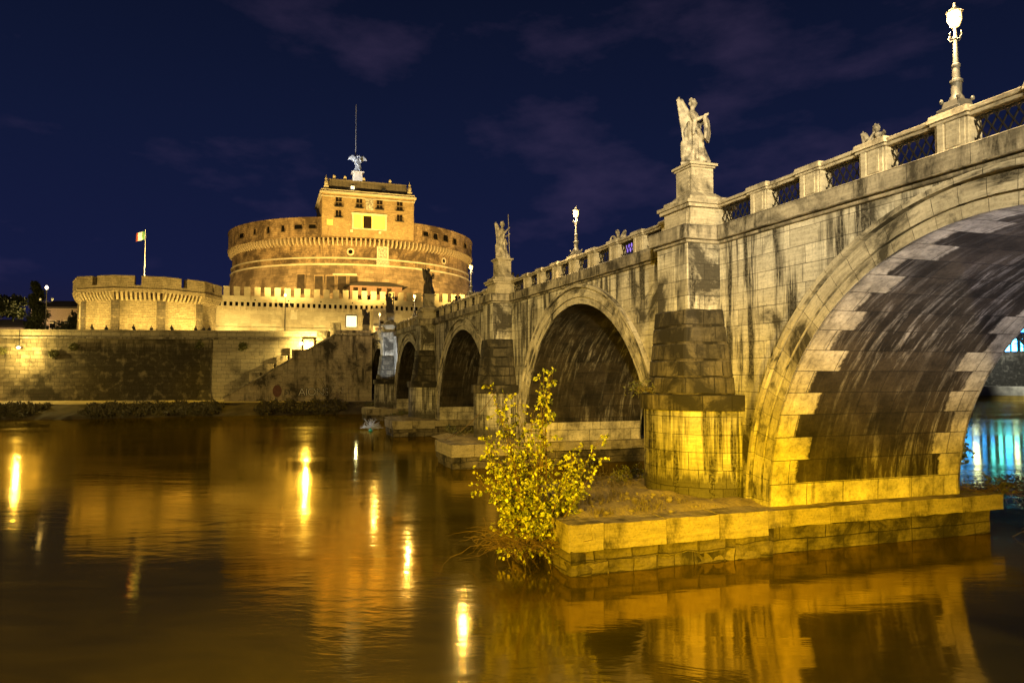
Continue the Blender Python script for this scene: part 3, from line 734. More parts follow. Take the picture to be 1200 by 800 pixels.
def grille(a, b_):
    mb = MB(); z0, z1 = ZC1 + 0.03, 12.84; y = -0.2
    w = b_ - a; hh = z1 - z0; stp = 0.28; th = 0.024
    for sgn in (1, -1):
        u = -hh
        while u < w + hh:
            p0 = [u, 0.0]; p1 = [u + hh * 0.62, hh]
            if sgn < 0: p0, p1 = [u + hh * 0.62, 0.0], [u, hh]
            # clip to the panel
            def clip(pa, pb):
                (xa, za), (xb, zb) = pa, pb
                for lim, s_ in ((0.0, 1), (w, -1)):
                    da, db = (xa - lim) * s_, (xb - lim) * s_
                    if da < 0 and db < 0: return None
                    if da < 0: f = da / (da - db); xa, za = xa + (xb - xa) * f, za + (zb - za) * f
                    elif db < 0: f = db / (db - da); xb, zb = xb + (xa - xb) * f, zb + (za - zb) * f
                return (xa, za), (xb, zb)
            c = clip(p0, p1)
            if c and math.hypot(c[0][0] - c[1][0], c[0][1] - c[1][1]) > 0.05:
                mb.tube([(a + c[0][0], y + sgn * 0.012, z0 + c[0][1]), (a + c[1][0], y + sgn * 0.012, z0 + c[1][1])], th, 4)
            u += stp
    for z in (z0 + 0.02, z1 - 0.03): mb.tube([(a, y, z), (b_, y, z)], 0.022, 4)
    mb.build('grille', M['iron'], br, weld=False, recalc=False)
for i in range(5):
    a = SP * i + (1.1 if i else -4.0)
    ss = [s for s in pillar_spots if SP * i < s < SP * (i + 1)]
    cuts = [a] + [q for s in ss for q in (s - 0.5, s + 0.5)] + [SP * (i + 1) - 1.1]
    for k in range(0, len(cuts), 2):
        rail(cuts[k] - 0.05, cuts[k + 1] + 0.05)
        if cuts[k + 1] - cuts[k] > 0.2: grille(cuts[k], cuts[k + 1])
# downstream parapet, plain wall with coping
mb = MB(); mb.box(-9, SP * 5 + 5, -WID, -WID + 0.4, ZC1 + 0.003, 12.9); mb.box(-9, SP * 5 + 5, -WID - 0.12, -WID + 0.5, 12.9, 13.08)
mb.build('parapet_wall', M['parapet'], br, bevel=0.02)

# pedestals for the statues, both sides
def pedestal_mb():
    mb = MB()
    mb.box(-0.98, 0.98, -0.75, 1.22, ZC1 + 0.002, 12.82)
    mb.box(-0.78, 0.78, 1.22, 1.25, ZC1 + 0.12, 12.7); mb.box(-1.01, -0.98, -0.1, 1.02, ZC1 + 0.12, 12.7)
    mb.box(-1.12, 1.12, -0.85, 1.37, 12.82, 12.96); mb.box(-1.2, 1.2, -0.9, 1.45, 12.96, 13.1)
    mb.box(-1.0, 1.0, -0.62, 1.24, 13.1, 13.3); mb.box(-0.86, 0.86, -0.4, 1.1, 13.3, 13.52, tz=(0.22, 0.2))
    mb.box(-0.58, 0.58, -0.14, 0.88, 13.5, 14.56); mb.box(-0.42, 0.42, 0.88, 0.905, 13.62, 14.45); mb.box(-0.605, -0.58, 0.05, 0.7, 13.62, 14.45)
    mb.box(-0.64, 0.64, -0.2, 0.94, 14.56, 14.64); mb.box(-0.72, 0.72, -0.28, 1.02, 14.64, 14.75)
    return mb
ped = pedestal_mb().build('pedestal', M['parapet'], br, bevel=0.02)
k = 0
for i in range(1, 6):
    for side in (0, 1):
        o = ped if k == 0 else ped.copy()
        if k: C.objects.link(o); o.parent = br
        o.location = (SP * i, 0, 0) if side == 0 else (SP * i, -WID, 0)
        if side: o.rotation_euler = (0, 0, PI)
        k += 1

# platforms round the pier feet
def platform(i, vf, skew):
    s0 = SP * i
    foot = [(-4.75, -WID - 1.6), (-4.75, vf), (-1.0 + skew, vf), (4.4, vf - 4.2), (4.75, 2.0), (4.75, -WID - 1.6)]
    foot = [(s0 + x, y) for x, y in foot]
    rb = random.Random(100 + i)
    # lower footing: recessed under the arches, irregular masonry towards the river
    back = [(s0 - 4.3, -WID - 1.3), (s0 - 4.3, 0.6), (s0 + 4.3, 0.6), (s0 + 4.3, -WID - 1.3)]
    mb = MB(); mb.prism([(s0 + (x - s0) * 0.965, y - (0.12 if y > 3 else 0)) for x, y in foot[1:-1]] + [(s0 + 4.55, 0.4), (s0 - 4.58, 0.4)], -2.0, 0.86)
    base_ = mb.build('pier_platform', M['footing'], br)
    rough_mesh(base_.data, 0.15, 0.9, 0.4, i * 5.0)
    mb = MB(); mb.prism(back, -2.0, 0.97)
    bk = mb.build('recessed_footing', M['footing'], base_); rough_mesh(bk.data, 0.05, 0.9, 0.6, i * 4.0)
    def blocks(a, b_, dep, z0, z1, w, jit, skip=0.0, inset=0.0):
        """a course of worn blocks along the edge a-b, each slightly out of line"""
        a, b_ = Vector((a[0], a[1], 0)), Vector((b_[0], b_[1], 0)); L = (b_ - a).length; d = (b_ - a) / L; nrm = Vector((d.y, -d.x, 0)); u = 0.0
        if nrm.dot(Vector((s0, -1.0, 0)) - a) < 0: nrm = -nrm
        while u < L - 0.05:
            l = min(w * rb.uniform(.6, 1.35), L - u); l = L - u if L - u - l < .35 else l
            if rb.random() >= skip:
                o_ = inset + rb.uniform(-jit, jit); zt = z1 + rb.uniform(-jit, jit) * .6; zb = z0 + rb.uniform(-jit, jit) * .5
                p0 = a + d * (u + .012) + nrm * o_; p1 = a + d * (u + l - .012) + nrm * (o_ + rb.uniform(-.3, .3) * jit)
                q1 = p1 + nrm * dep; q0 = p0 + nrm * dep
                mb.prism([(p0.x, p0.y), (p1.x, p1.y), (q1.x, q1.y), (q0.x, q0.y)], zb, zt)
            u += l
    mb = MB(); mb.prism([(s0 + (x - s0) * 0.9, y - (.5 if y > 0 else -.5)) for x, y in foot], 0.9, 1.5)
    e = foot[1:5]
    for k in range(len(e) - 1): blocks(e[k], e[k + 1], 0.85, 0.80, 1.57, 1.5, 0.035)
    blocks((s0 - 4.75, 0.7), foot[1], 0.95, 0.78, 1.58, 1.7, 0.035); blocks(foot[4], (s0 + 4.75, 0.7), 0.9, 0.8, 1.57, 1.7, 0.03)
    for sx in (-4.66, 4.66): blocks((s0 + sx, -WID - 1.6), (s0 + sx, 0.68), 0.9, 0.98, 1.56, 3.2, 0.012)
    blocks((s0 - 4.66, -WID - 1.6), (s0 + 4.66, -WID - 1.6), 0.9, 0.98, 1.56, 2.2, 0.02)
    sl = mb.build('slab', M['slab'], base_, weld=False)
    rough_mesh(sl.data, 0.028, 2.2, 0.33, i * 7.0)
    mb = MB()
    blocks((s0 - 4.62, 0.9), (s0 - 4.62, vf - .1), 0.5, 0.40, 0.79, 1.3, 0.06, 0.1); blocks((s0 - 4.62, 0.9), (s0 - 4.62, vf - .1), 0.5, -0.2, 0.38, 1.9, 0.06, 0.0)
    for k in range(len(e) - 1): blocks(e[k], e[k + 1], 0.5, 0.36, 0.79, 1.2, 0.06, 0.08, 0.1)
    fb2 = mb.build('footing_blocks', M['footing'], base_, weld=False)
    rough_mesh(fb2.data, 0.06, 1.9, 0.25, i * 9.0)
    # dirt and rubble lying on the slab
    mb = MB(); n = 22
    x0, x1, y0, y1 = s0 - 4.2, s0 + 3.6, 0.2, vf - 0.5
    def hz(x, y):
        e = min(x - x0, x1 - x, y1 - y, 1.2)
        edge_ = max(0.0, min(1.0, e / 1.2))
        return 1.5 + edge_ * (0.12 + 0.30 * max(0, noise.noise(Vector((x * 0.7, y * 0.7, i)))) + 0.10 * noise.noise(Vector((x * 3, y * 3, 2))) + 0.22 * max(0, (x - s0) / 4))
    for a in range(n):
        for b_ in range(n):
            q = [(x0 + (x1 - x0) * u / n, y0 + (y1 - y0) * w / n) for u, w in ((a, b_), (a + 1, b_), (a + 1, b_ + 1), (a, b_ + 1))]
            mb.poly([(x, y, hz(x, y)) for x, y in q])
    mb.build('dirt_cover', M['soil'], base_, smooth=True)
    return foot
platform(1, 8.1, 1.6); platform(2, 5.4, 1.0); platform(3, 5.0, 1.0); platform(4, 4.2, 1.0); platform(5, 3.0, 1.0)
# long foundation sill under the near arch's footing (recessed strip at the waterline)

# ------------------------------------------------------------------ bridge lamps
def bridge_lamp(s, label, glow, e, group='lamps along the bridge parapet'):
    p = bw(s, -0.22, 13.13)
    t = thing('street_lamp', label, 'lamp', p, ROT_B, group)
    mb = MB(); mb.box(-0.34, 0.34, -0.34, 0.34, 0, 0.1); mb.box(-0.27, 0.27, -0.27, 0.27, 0.1, 0.3, tz=(0.04, 0.04))
    for a in (-1, 1):
        for b_ in (-1, 1): mb.ball((a * 0.25, b_ * 0.25, 0.33), (0.06, 0.06, 0.07), 6, 4)
    mb.build('base', M['lamp_iron'], t, bevel=0.01)
    mb = MB(); mb.lathe([(0.0, 0.28), (0.2, 0.28), (0.17, 0.4), (0.13, 0.46), (0.13, 0.78), (0.16, 0.8), (0.16, 0.86), (0.10, 0.9), (0.085, 1.2), (0.11, 1.23), (0.11, 1.28), (0.07, 1.32), (0.05, 1.95), (0.08, 1.98), (0.05, 2.04), (0.03, 2.3), (0.0, 2.3)], 14)
    for a in (0, PI / 2, PI, 3 * PI / 2):
        mb.tube([(0, 0, 1.98), (0.13 * math.cos(a), 0.13 * math.sin(a), 1.95), (0.2 * math.cos(a), 0.2 * math.sin(a), 2.05), (0.17 * math.cos(a), 0.17 * math.sin(a), 2.13)], 0.018, 5)
    mb.build('pole', M['lamp_iron'], t, smooth=True)
    mb = MB(); mb.lathe([(0.0, 2.3), (0.10, 2.32), (0.165, 2.5), (0.145, 2.68), (0.0, 2.72)], 14)
    mb.build('lantern', glow, t, smooth=True)
    q = bw(s, 0.42, 13.13 + 2.5); point('bridge_lamp_light', q, e, (1.0, 0.72, 0.34), 0.12)
    mb = MB()
    for a in [PI / 4 + PI / 3 * k for k in range(6)]:
        mb.tube([(0.108 * math.cos(a), 0.108 * math.sin(a), 2.31), (0.172 * math.cos(a), 0.172 * math.sin(a), 2.5), (0.15 * math.cos(a), 0.15 * math.sin(a), 2.7)], 0.012, 4)
    mb.lathe([(0.166, 2.49), (0.178, 2.5), (0.166, 2.51)], 12)
    mb.build('lantern_cage', M['lamp_iron'], t, weld=False, recalc=False)
    mb = MB(); mb.lathe([(0.21, 2.70), (0.12, 2.78), (0.04, 2.84), (0.025, 2.95), (0.0, 2.97)], 12)
    mb.build('lantern_cap', M['lamp_iron'], t, smooth=True)
    return t
BL = ['lit iron lamp on the parapet above the nearest big arch', 'lit lamp on the parapet above the second arch from the viewer',
      'lit lamp glowing beside the round drum of the fortress', 'small lit lamp between the dark winged angel and the angel left of it', 'lit lamp at the far bridge head before the gatehouse']
for s_, lb, g in zip(LAMPS, BL, ('lamp', 'lamp', 'lamp', 'lamp', 'lamp')): bridge_lamp(s_, lb, M[g], 1900 if s_ < 45 else 800)

# ------------------------------------------------------------------ statues
def remesh(mb, name, vox, smooth_it=2):
    me = mb.mesh(name)
    o = bpy.data.objects.new('tmp', me); C.objects.link(o)
    r = o.modifiers.new('r', 'REMESH'); r.mode = 'VOXEL'; r.voxel_size = vox
    s_ = o.modifiers.new('s', 'SMOOTH'); s_.iterations = smooth_it; s_.factor = 0.5
    m2 = bpy.data.meshes.new_from_object(o.evaluated_get(bpy.context.evaluated_depsgraph_get()))
    bpy.data.objects.remove(o)
    m2.name = name
    m2.polygons.foreach_set('use_smooth', [True] * len(m2.polygons))
    return m2
def figure_mesh(seed, vox=0.024, lean=0.12, arm=(0.35, 0.25)):
    """draped standing figure, front = +x, 2.3 m to the crown, one continuous skin"""
    rnd = random.Random(seed); mb = MB()
    n = 40; prof = [(0.0, .46, .40), (.12, .47, .40), (.45, .40, .33), (.8, .33, .29), (1.05, .31, .27), (1.25, .30, .25), (1.42, .25, .21), (1.6, .26, .22), (1.78, .30, .23), (1.9, .27, .19), (1.97, .15, .13), (2.05, .085, .085), (2.12, .08, .08)]
    ph = [rnd.uniform(0, 6.28) for _ in range(6)]
    rings = []
    for z, ry, rx in prof:
        cx = 0.05 * math.sin(z * 1.6 + ph[0]); cyy = lean * math.sin(z * 1.9 - 0.6)
        fold = 0.24 * max(0.0, 1 - z / 1.5) + (0.09 if z < 1.9 else 0)
        r = []
        for k in range(n):
            a = 2 * PI * k / n
            f = 1 + fold * (math.sin(a * 7 + z * 2.2 + ph[1]) * 0.6 + math.sin(a * 11 - z * 3.0 + ph[2]) * 0.4) + (0.22 * math.exp(-((a - 0.5 - z) ** 2) * 2) if z < 1.5 else 0)
            r.append((cx + rx * f * math.cos(a), cyy + ry * f * math.sin(a), z + 0.1))
        rings.append(r)
    for A, B in zip(rings, rings[1:]):
        for k in range(n): mb.poly([A[k], A[(k + 1) % n], B[(k + 1) % n], B[k]], [(0, 0)] * 4)
    mb.poly(rings[0][::-1], [(0, 0)] * n); mb.poly(rings[-1], [(0, 0)] * n)
    nx, ny = rings[-1][0][0] - 0.08, rings[-1][0][1]
    hx, hy, hz = nx + 0.03, ny, 2.38
    mb.ball((hx, hy, hz), (0.145, 0.125, 0.175), 14, 10)                    # head
    mb.ball((hx + 0.03, hy, hz - 0.1), (0.10, 0.085, 0.09), 10, 7)          # jaw
    mb.ball((hx + 0.145, hy, hz - 0.02), (0.035, 0.026, 0.045), 8, 6)       # nose
    mb.ball((hx + 0.12, hy, hz - 0.095), (0.03, 0.05, 0.018), 8, 5)         # mouth
    for sg in (1, -1):
        mb.ball((hx + 0.12, hy + sg * 0.05, hz + 0.035), (0.03, 0.04, 0.018), 8, 5)   # brows over the eyes
        mb.ball((hx, hy + sg * 0.125, hz), (0.03, 0.02, 0.045), 6, 5)        # ears
    for k in range(16):                                                     # curls
        a = rnd.uniform(0.8, 5.5); p = rnd.uniform(-0.5, 1.2)
        mb.ball((hx - 0.01 + 0.14 * math.cos(a) * math.cos(p), hy + 0.13 * math.sin(a) * math.cos(p), hz + 0.03 + 0.17 * math.sin(p)), 0.05, 7, 5)
    for sg, up in ((1, arm[0]), (-1, arm[1])):                              # arms ending in hands
        sh = Vector((0.02, sg * 0.27 + ny * 0.8, 1.9)); el = Vector((0.12, sg * 0.40, 1.52 + up * 0.3)); ha = Vector((0.42, sg * 0.16, 1.55 + up))
        mb.tube([sh, (sh + el) / 2, el], [0.11, 0.10, 0.075], 10); mb.ball(el, 0.078, 10, 7)
        mb.tube([el, (el + ha) / 2, ha], [0.077, 0.068, 0.045], 10)
        mb.ball(sh, 0.115, 10, 7)
        d = (ha - el).normalized(); sd_ = d.cross(Vector((0, 0, 1))).normalized(); upv = sd_.cross(d)
        mb.ball(ha + d * 0.05, (0.06, 0.045, 0.045), 8, 6)
        for q, ln in zip((-0.036, -0.012, 0.012, 0.036), (0.075, 0.09, 0.095, 0.08)):
            b0 = ha + d * 0.08 + upv * q
            mb.tube([b0, b0 + d * ln * 0.6, b0 + d * ln * 0.8 - sd_ * sg * 0.05], [0.017, 0.016, 0.013], 6)
        mb.tube([ha + upv * 0.03, ha + upv * 0.07 + d * 0.06, ha + upv * 0.06 + d * 0.1], [0.018, 0.016, 0.013], 6)
        # sleeve drapery
        mb.tube([el + Vector((0, 0, .03)), el - Vector((0.03, -sg * .02, .28)), el - Vector((.06, 0, .5))], [0.09, 0.08, 0.03], 8)
    # mantle sweeping across the back and a rocky cloud at the feet
    mb.tube([(-0.1, 0.26 + ny, 1.85), (-0.28, 0.1, 1.4), (-0.34, -0.1, 0.9), (-0.30, -0.3, 0.35), (-0.34, -0.42, 0.15)], [0.10, 0.15, 0.15, 0.14, 0.06], 10)
    mb.tube([(0.2, -0.3, 1.3), (0.3, 0.0, 1.05), (0.22, 0.3, 0.95), (-0.05, 0.42, 0.7)], [0.07, 0.1, 0.1, 0.05], 9)
    for k in range(9):
        a = rnd.uniform(0, 6.28); r = rnd.uniform(0.2, 0.42)
        mb.ball((r * math.cos(a), r * math.sin(a), rnd.uniform(0.02, 0.22)), (rnd.uniform(.14, .24), rnd.uniform(.14, .24), rnd.uniform(.1, .18)), 8, 6)
    return remesh(mb, 'figure', vox)
def wing_mesh(sg, open_=0.55, lift=0.15, ln=1.35):
    """a feathered wing rooted at the shoulder blade; span direction swings back and out"""
    mb = MB()
    nf = 10
    root = Vector((-0.16, sg * 0.12, 1.78))
    back = Vector((-math.cos(open_), sg * math.sin(open_), 0)); up = Vector((0, 0, 1))
    # leading edge arches up then the feathers fall
    for k in range(nf):
        u = k / (nf - 1)
        a0 = root + back * (0.06 + 0.36 * u) + up * (0.1 + lift + 0.46 * math.sin(min(1.0, u * 1.15) * PI * 0.62))
        fl = ln * (0.45 + 0.75 * math.sin(min(1, u * 1.1) * PI * .55))
        d = (-up + back * (0.16 - 0.30 * u)).normalized()
        tip = a0 + d * fl
        w = 0.085
        sd_ = Vector((back.y, -back.x, 0)) * 0.02
        mid = a0 + d * fl * 0.5
        mb.tube([a0 + up * 0.04, a0 + d * 0.15, mid, a0 + d * fl * 0.85, tip], [0.05, w * .62, w * 0.6, w * 0.45, 0.012], 7)
    mb.tube([root - up * 0.1, root + back * 0.14 + up * (0.2 + lift), root + back * 0.28 + up * (0.48 + lift), root + back * 0.42 + up * (0.58 + lift), root + back * 0.36 + up * (0.68 + lift)], [0.1, 0.11, 0.1, 0.09, 0.04], 9)
    return remesh(mb, 'wing', 0.02, 1)
FIGS = [figure_mesh(3), figure_mesh(11, lean=-0.12, arm=(0.15, 0.5))]
FIGS += [f.copy() for f in FIGS]
WINGS = [(wing_mesh(1), wing_mesh(-1)), (wing_mesh(1, 0.8, 0.0, 1.45), wing_mesh(-1, 0.8, 0.0, 1.45))]
WINGS += [(a.copy(), b.copy()) for a, b in WINGS]
def attribute_mesh(kind):
    mb = MB()
    if kind == 'column': mb.lathe([(0.0, .55), (.15, .55), (.15, .62), (.11, .66), (.1, 1.9), (.14, 1.96), (.15, 2.05), (.0, 2.05)], 14, 0.5, 0.05)
    elif kind == 'cross':
        mb.box(0.42, 0.52, -0.05, 0.05, 0.5, 2.6); mb.box(0.42, 0.52, -0.45, 0.45, 2.0, 2.1)
    elif kind == 'lance': mb.tube([(0.5, -0.1, 0.1), (0.42, 0.05, 2.9)], [0.025, 0.02], 8); mb.tube([(0.42, 0.05, 2.9), (0.41, 0.06, 3.1)], [0.05, 0.005], 6)
    elif kind == 'cloth':
        for k in range(6):
            a = k * 0.11
            mb.tube([(0.45, 0.25 - a, 1.75), (0.5, 0.25 - a, 1.3), (0.46, 0.25 - a, 0.9)], [0.07, 0.075, 0.05], 7)
    else:
        for k in range(14):
            a = 2 * PI * k / 14; b_ = 2 * PI * (k + 1) / 14
            mb.tube([(0.45, 0.26 * math.cos(a), 1.8 + 0.26 * math.sin(a)), (0.45, 0.26 * math.cos(b_), 1.8 + 0.26 * math.sin(b_))], 0.05, 7)
    return mb.mesh('attribute')
ATTR = {k: attribute_mesh(k) for k in ('column', 'cross', 'lance', 'cloth', 'crown')}
def statue(loc, rz, label, var, attr, matl, scale=1.0, group=None, nm='angel_statue', names=None):
    t = thing(nm, label, 'statue', loc, rz, group); t.scale = (scale,) * 3
    f = bpy.data.objects.new('figure', FIGS[var]); C.objects.link(f); f.parent = t
    for w in WINGS[var]:
        o = bpy.data.objects.new('wing', w); C.objects.link(o); o.parent = t
        if not w.materials: w.materials.append(matl)
    if not FIGS[var].materials: FIGS[var].materials.append(matl)
    a = ATTR[attr] if var < 2 else ATTR[attr].copy()
    o = bpy.data.objects.new('held_' + attr, a); C.objects.link(o); o.parent = t
    if not a.materials: a.materials.append(matl)
    mb = MB(); mb.box(-0.42, 0.42, -0.44, 0.44, 0, 0.12)
    mb.build('plinth', matl, t, bevel=0.02)
    return t
GRP = 'stone angels along the bridge'
near = [('pale stone angel on the nearest pier pedestal, wings folded behind', 0, 'cloth'), ('pale stone angel on the second pier, standing out against the blue sky', 1, 'lance'),
        ('dark angel with raised wings in front of the fortress drum', 0, 'crown'), ('dark angel statue above the pier washed in white light', 1, 'cross'), ('small dark angel at the far bridge head beside the staircase', 0, 'column')]
far = [('stone angel with a column, only head and wing showing over the near parapet', 1, 'column'), ('stone angel peeking over the parapet right of the second lit lamp', 0, 'crown'),
       ('stone angel on the far parapet behind the second pier pedestal', 1, 'cross'), ('dark stone angel peeking over the parapet between two near pedestals', 0, 'lance'), ('small stone angel on the far parapet at the fortress end', 1, 'cloth')]
for i, (lb, vr, at) in enumerate(near):
    statue(bw(SP * (i + 1) - 0.02, 0.38, 14.75), ROT_B + (-2.35, -1.9, -2.2, -2.0, -2.2)[i], lb, vr + (2 if i > 1 else 0), at, M['marble_unlit' if i > 1 else 'marble'], 1.10, GRP)
for i, (lb, vr, at) in enumerate(far):
    statue(bw(SP * (i + 1), -WID - 0.38, 14.75), ROT_B + (2.5, 1.9, 2.2, 2.0, 1.7)[i], lb, vr + (2 if i > 1 else 0), at, M['marble_unlit' if i > 1 else 'marble'], 1.10, GRP)

# ------------------------------------------------------------------ the fortress
CS, CD = 197.0, 22.4
cast = thing('round_fortress', 'huge round brick fortress drum with a square keep on top, floodlit', 'fortress', cw(CS, CD), ROT_B)
# local frame: x = away along the bridge axis, y = to the left; front of the drum is at x = -R
def ring_part(name, prof, m, n=120, parent=cast, smooth=True, a0=0, a1=2 * PI):
    mb = MB(); mb.lathe(prof, n, 0, 0, a0, a1); return mb.build(name, m, parent, smooth=smooth)
ring_part('base_drum', [(31.9, 12), (31.6, 26), (31.2, 28.5), (30.75, 31.0)], M['rubble'])
ring_part('drum_wall', [(30.55, 31.0), (30.55, 36.6)], M['drum'])
ring_part('string_course', [(30.5, 30.75), (31.05, 30.8), (31.05, 31.15), (30.5, 31.25)], M['trim'])
ring_part('string_course', [(30.5, 32.3), (30.9, 32.35), (30.9, 32.6), (30.5, 32.7)], M['trim'])
ring_part('parapet_wall', [(31.7, 36.9), (31.75, 37.15), (31.55, 37.2), (31.55, 41.2), (31.7, 41.3), (31.7, 41.6), (30.7, 41.65), (30.5, 41.0), (28.5, 40.5)], M['drum'])
ring_part('roof_terrace', [(30.7, 40.2), (0, 40.4)], M['attic'])
mb = MB()       # corbel course
nc = 190
for k in range(nc):
    a = 2 * PI * k / nc; c, s_ = math.cos(a), math.sin(a)
    def P(r, w, z): return (r * c - w * s_, r * s_ + w * c, z)
    w = 0.17
    A = [(30.45, 35.2), (31.0, 35.5), (31.5, 36.1), (31.67, 36.95), (30.45, 36.95)]
    mb.poly([P(r, w, z) for r, z in A]); mb.poly([P(r, -w, z) for r, z in A][::-1])
    for (r0, z0), (r1, z1) in zip(A, A[1:]): mb.poly([P(r0, w, z0), P(r0, -w, z0), P(r1, -w, z1), P(r1, w, z1)])
mb.build('corbel_course', M['corbel'], cast, weld=False)
ring_part('corbel_soffit', [(30.57, 36.95), (31.69, 36.96)], M['drum'])  # brick underside of the parapet above the corbels
def on_drum(ang, z, w, h, m, name='window', r=31.55, d=0.06, frame=None, fm=None):
    t = bpy.data.objects.new(name, None)
    a = PI + ang
    mb = MB(); mb.box(-0.3, d, -w / 2, w / 2, -h / 2, h / 2)
    o = mb.build(name, m, cast)
    o.location = (r * math.cos(a), r * math.sin(a), z); o.rotation_euler = (0, 0, a)
    bpy.data.objects.remove(t)
    if frame:
        mb = MB(); f = frame
        for q in ((-w / 2 - f, -w / 2, -h / 2 - f, h / 2 + f), (w / 2, w / 2 + f, -h / 2 - f, h / 2 + f), (-w / 2, w / 2, h / 2, h / 2 + f), (-w / 2, w / 2, -h / 2 - f, -h / 2)):
            mb.box(-0.2, d + 0.12, *q)
        mb.build('frame', fm or M['trim'], o)
    return o
# angle: positive = towards the right of the picture (local -y)... a = PI + ang
for a, z, w, h in ((-62, 38.9, 2.2, 1.1), (-52, 39.2, .7, 1.3), (-44, 39.2, .7, 1.5), (-36.5, 39.2, .8, 1.4), (-29.5, 39.4, 1.8, 1.0), (-23.5, 39.4, 1.6, .9), (25, 39.4, 1.5, 1.1), (30.5, 39.2, 1.4, 1.4), (37, 39.3, 1.8, 1.5), (44, 39.1, 1.6, 1.4), (55, 39, 1.9, 1.2), (66, 39, 1.5, 1.8)):
    on_drum(R_(a), z, w, h, M['dark'], frame=0.16, fm=M['drum'])
for a, z in ((-8, 33.9), (38, 33.9)):
    aa = PI + R_(a)
    mb = MB(); mb.lathe([(0.0, 0.1), (0.55, 0.1), (0.55, 0.0)], 18); o = mb.build('round_window', M['dark'], cast)
    o.location = (30.55 * math.cos(aa), 30.55 * math.sin(aa), z); o.rotation_euler = (0, PI / 2, aa)
    mb = MB(); mb.lathe([(0.5, 0.0), (0.5, 0.2), (0.85, 0.2), (0.85, 0.0)], 18); mb.build('frame', M['trim'], o)
for a in (-28, -20.5, -15.8, -11.2, -6.6):
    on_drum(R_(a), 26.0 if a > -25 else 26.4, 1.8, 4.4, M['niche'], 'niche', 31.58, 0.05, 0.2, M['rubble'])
on_drum(R_(-14), 28.6, 1.2, 0.5, M['trim'], 'stone_band', 31.2); on_drum(R_(-9.5), 28.6, 4.6, 0.5, M['trim'], 'stone_band', 31.2)
# marble plaque with coat of arms panel
o = on_drum(R_(5.6), 33.2, 2.7, 4.6, M['trim'], 'marble_plaque', 30.55, 0.16)
mb = MB(); mb.box(0.16, 0.26, -1.0, 1.0, -0.4, 2.0); mb.box(0.16, 0.3, -1.5, 1.5, -2.3, -1.1); mb.box(0.16, 0.34, -1.6, 1.6, -1.0, -0.8)
mb.build('relief', M['marble'], o)

# keep on top
kx0, kx1 = -32.3, -15.0
ky0, ky1 = -10.9, 9.7
mb = MB(); mb.box(kx0, kx1, ky0, ky1, 36.98, 46.5)
kp = mb.build('keep', M['keep'], cast); kp.location = (0, 1.1, 0)
mb = MB(); mb.box(kx0 - 0.2, kx1 + .2, ky0 - 0.2, ky1 + 0.2, 45.75, 45.95); mb.box(kx0 - 0.5, kx1 + .5, ky0 - 0.5, ky1 + 0.5, 46.5, 46.9); mb.box(kx0 - 0.2, kx1 + .2, ky0 - 0.2, ky1 + 0.2, 46.9, 47.4)
mb.build('cornice', M['trim'], kp)
mb = MB()
for z in (42.9, 44.6): mb.box(kx0 - 0.07, kx0 + 0.2, ky0 + .1, ky1 - .1, z, z + 0.14)
mb.build('string_course', M['keep'], kp)
mb = MB(); mb.box(kx0 + 0.5, kx1 - .5, ky0 + 1.0, ky1 - 1.0, 47.4, 49.8, tz=(0.7, 0.7)); mb.box(kx0 + 1.0, kx1 - 1.0, ky0 + 1.5, ky1 - 1.5, 49.8, 50.05)
mb.build('attic_roof', M['attic'], kp)
for y in (ky0 + 0.9, ky1 - 0.9):    # corner volutes on the attic
    mb = MB(); mb.box(-0.5, 0.5, -0.5, 0.5, 0, 0.9); mb.ball((0, 0, 1.5), (.55, .45, .8), 10, 8); mb.ball((0, 0, 2.5), (.3, .3, .4), 8, 6); mb.tube([(0, 0, 2.6), (0, 0, 3.4)], [.12, .02], 6)
    mb.build('finial', M['trim'], kp, loc=(kx0 + 0.8, y, 47.4), smooth=True)
for y in (-5.6, 4.6, 7.0, 0.4):
    mb = MB(); mb.box(-.25, .25, -.3, .3, 0, .7); mb.ball((0, 0, .85), .3, 8, 6); mb.build('finial', M['trim'], kp, loc=(kx0 + 1.6, y, 50.0))
def keep_win(y, z, w, h, balcony=True):
    mb = MB(); mb.box(kx0 - 0.05, kx0 + 0.2, y - w / 2, y + w / 2, z - h / 2, z + h / 2)
    o = mb.build('window', M['shutter'], kp)
    mb = MB(); mb.box(kx0 - 0.12, kx0 - .03, y - w / 2 - .14, y - w / 2, z - h / 2, z + h / 2 + .1); mb.box(kx0 - 0.12, kx0 - .03, y + w / 2, y + w / 2 + .14, z - h / 2, z + h / 2 + .1); mb.box(kx0 - 0.1, kx0 - .03, y - .03, y + .03, z - h / 2, z + h / 2)
    mb.build('frame', M['keep'], o)
    if balcony:
        mb = MB(); mb.box(kx0 - 0.55, kx0 + .1, y - w / 2 - .3, y + w / 2 + .3, z - h / 2 - .16, z - h / 2)
        for q in range(9):
            yy = y - w / 2 - .28 + (w + .56) * q / 8
            mb.box(kx0 - 0.54, kx0 - .50, yy - .02, yy + .02, z - h / 2, z - h / 2 + .7)
        mb.box(kx0 - 0.55, kx0 - .49, y - w / 2 - .3, y + w / 2 + .3, z - h / 2 + .7, z - h / 2 + .76)
        mb.build('balcony', M['iron'], o)
for y in (6.1, 1.55, -3.0, -7.6): keep_win(y, 44.7, 1.35, 2.0)
for y in (6.1, -7.6): keep_win(y, 42.0, 1.25, 1.5)
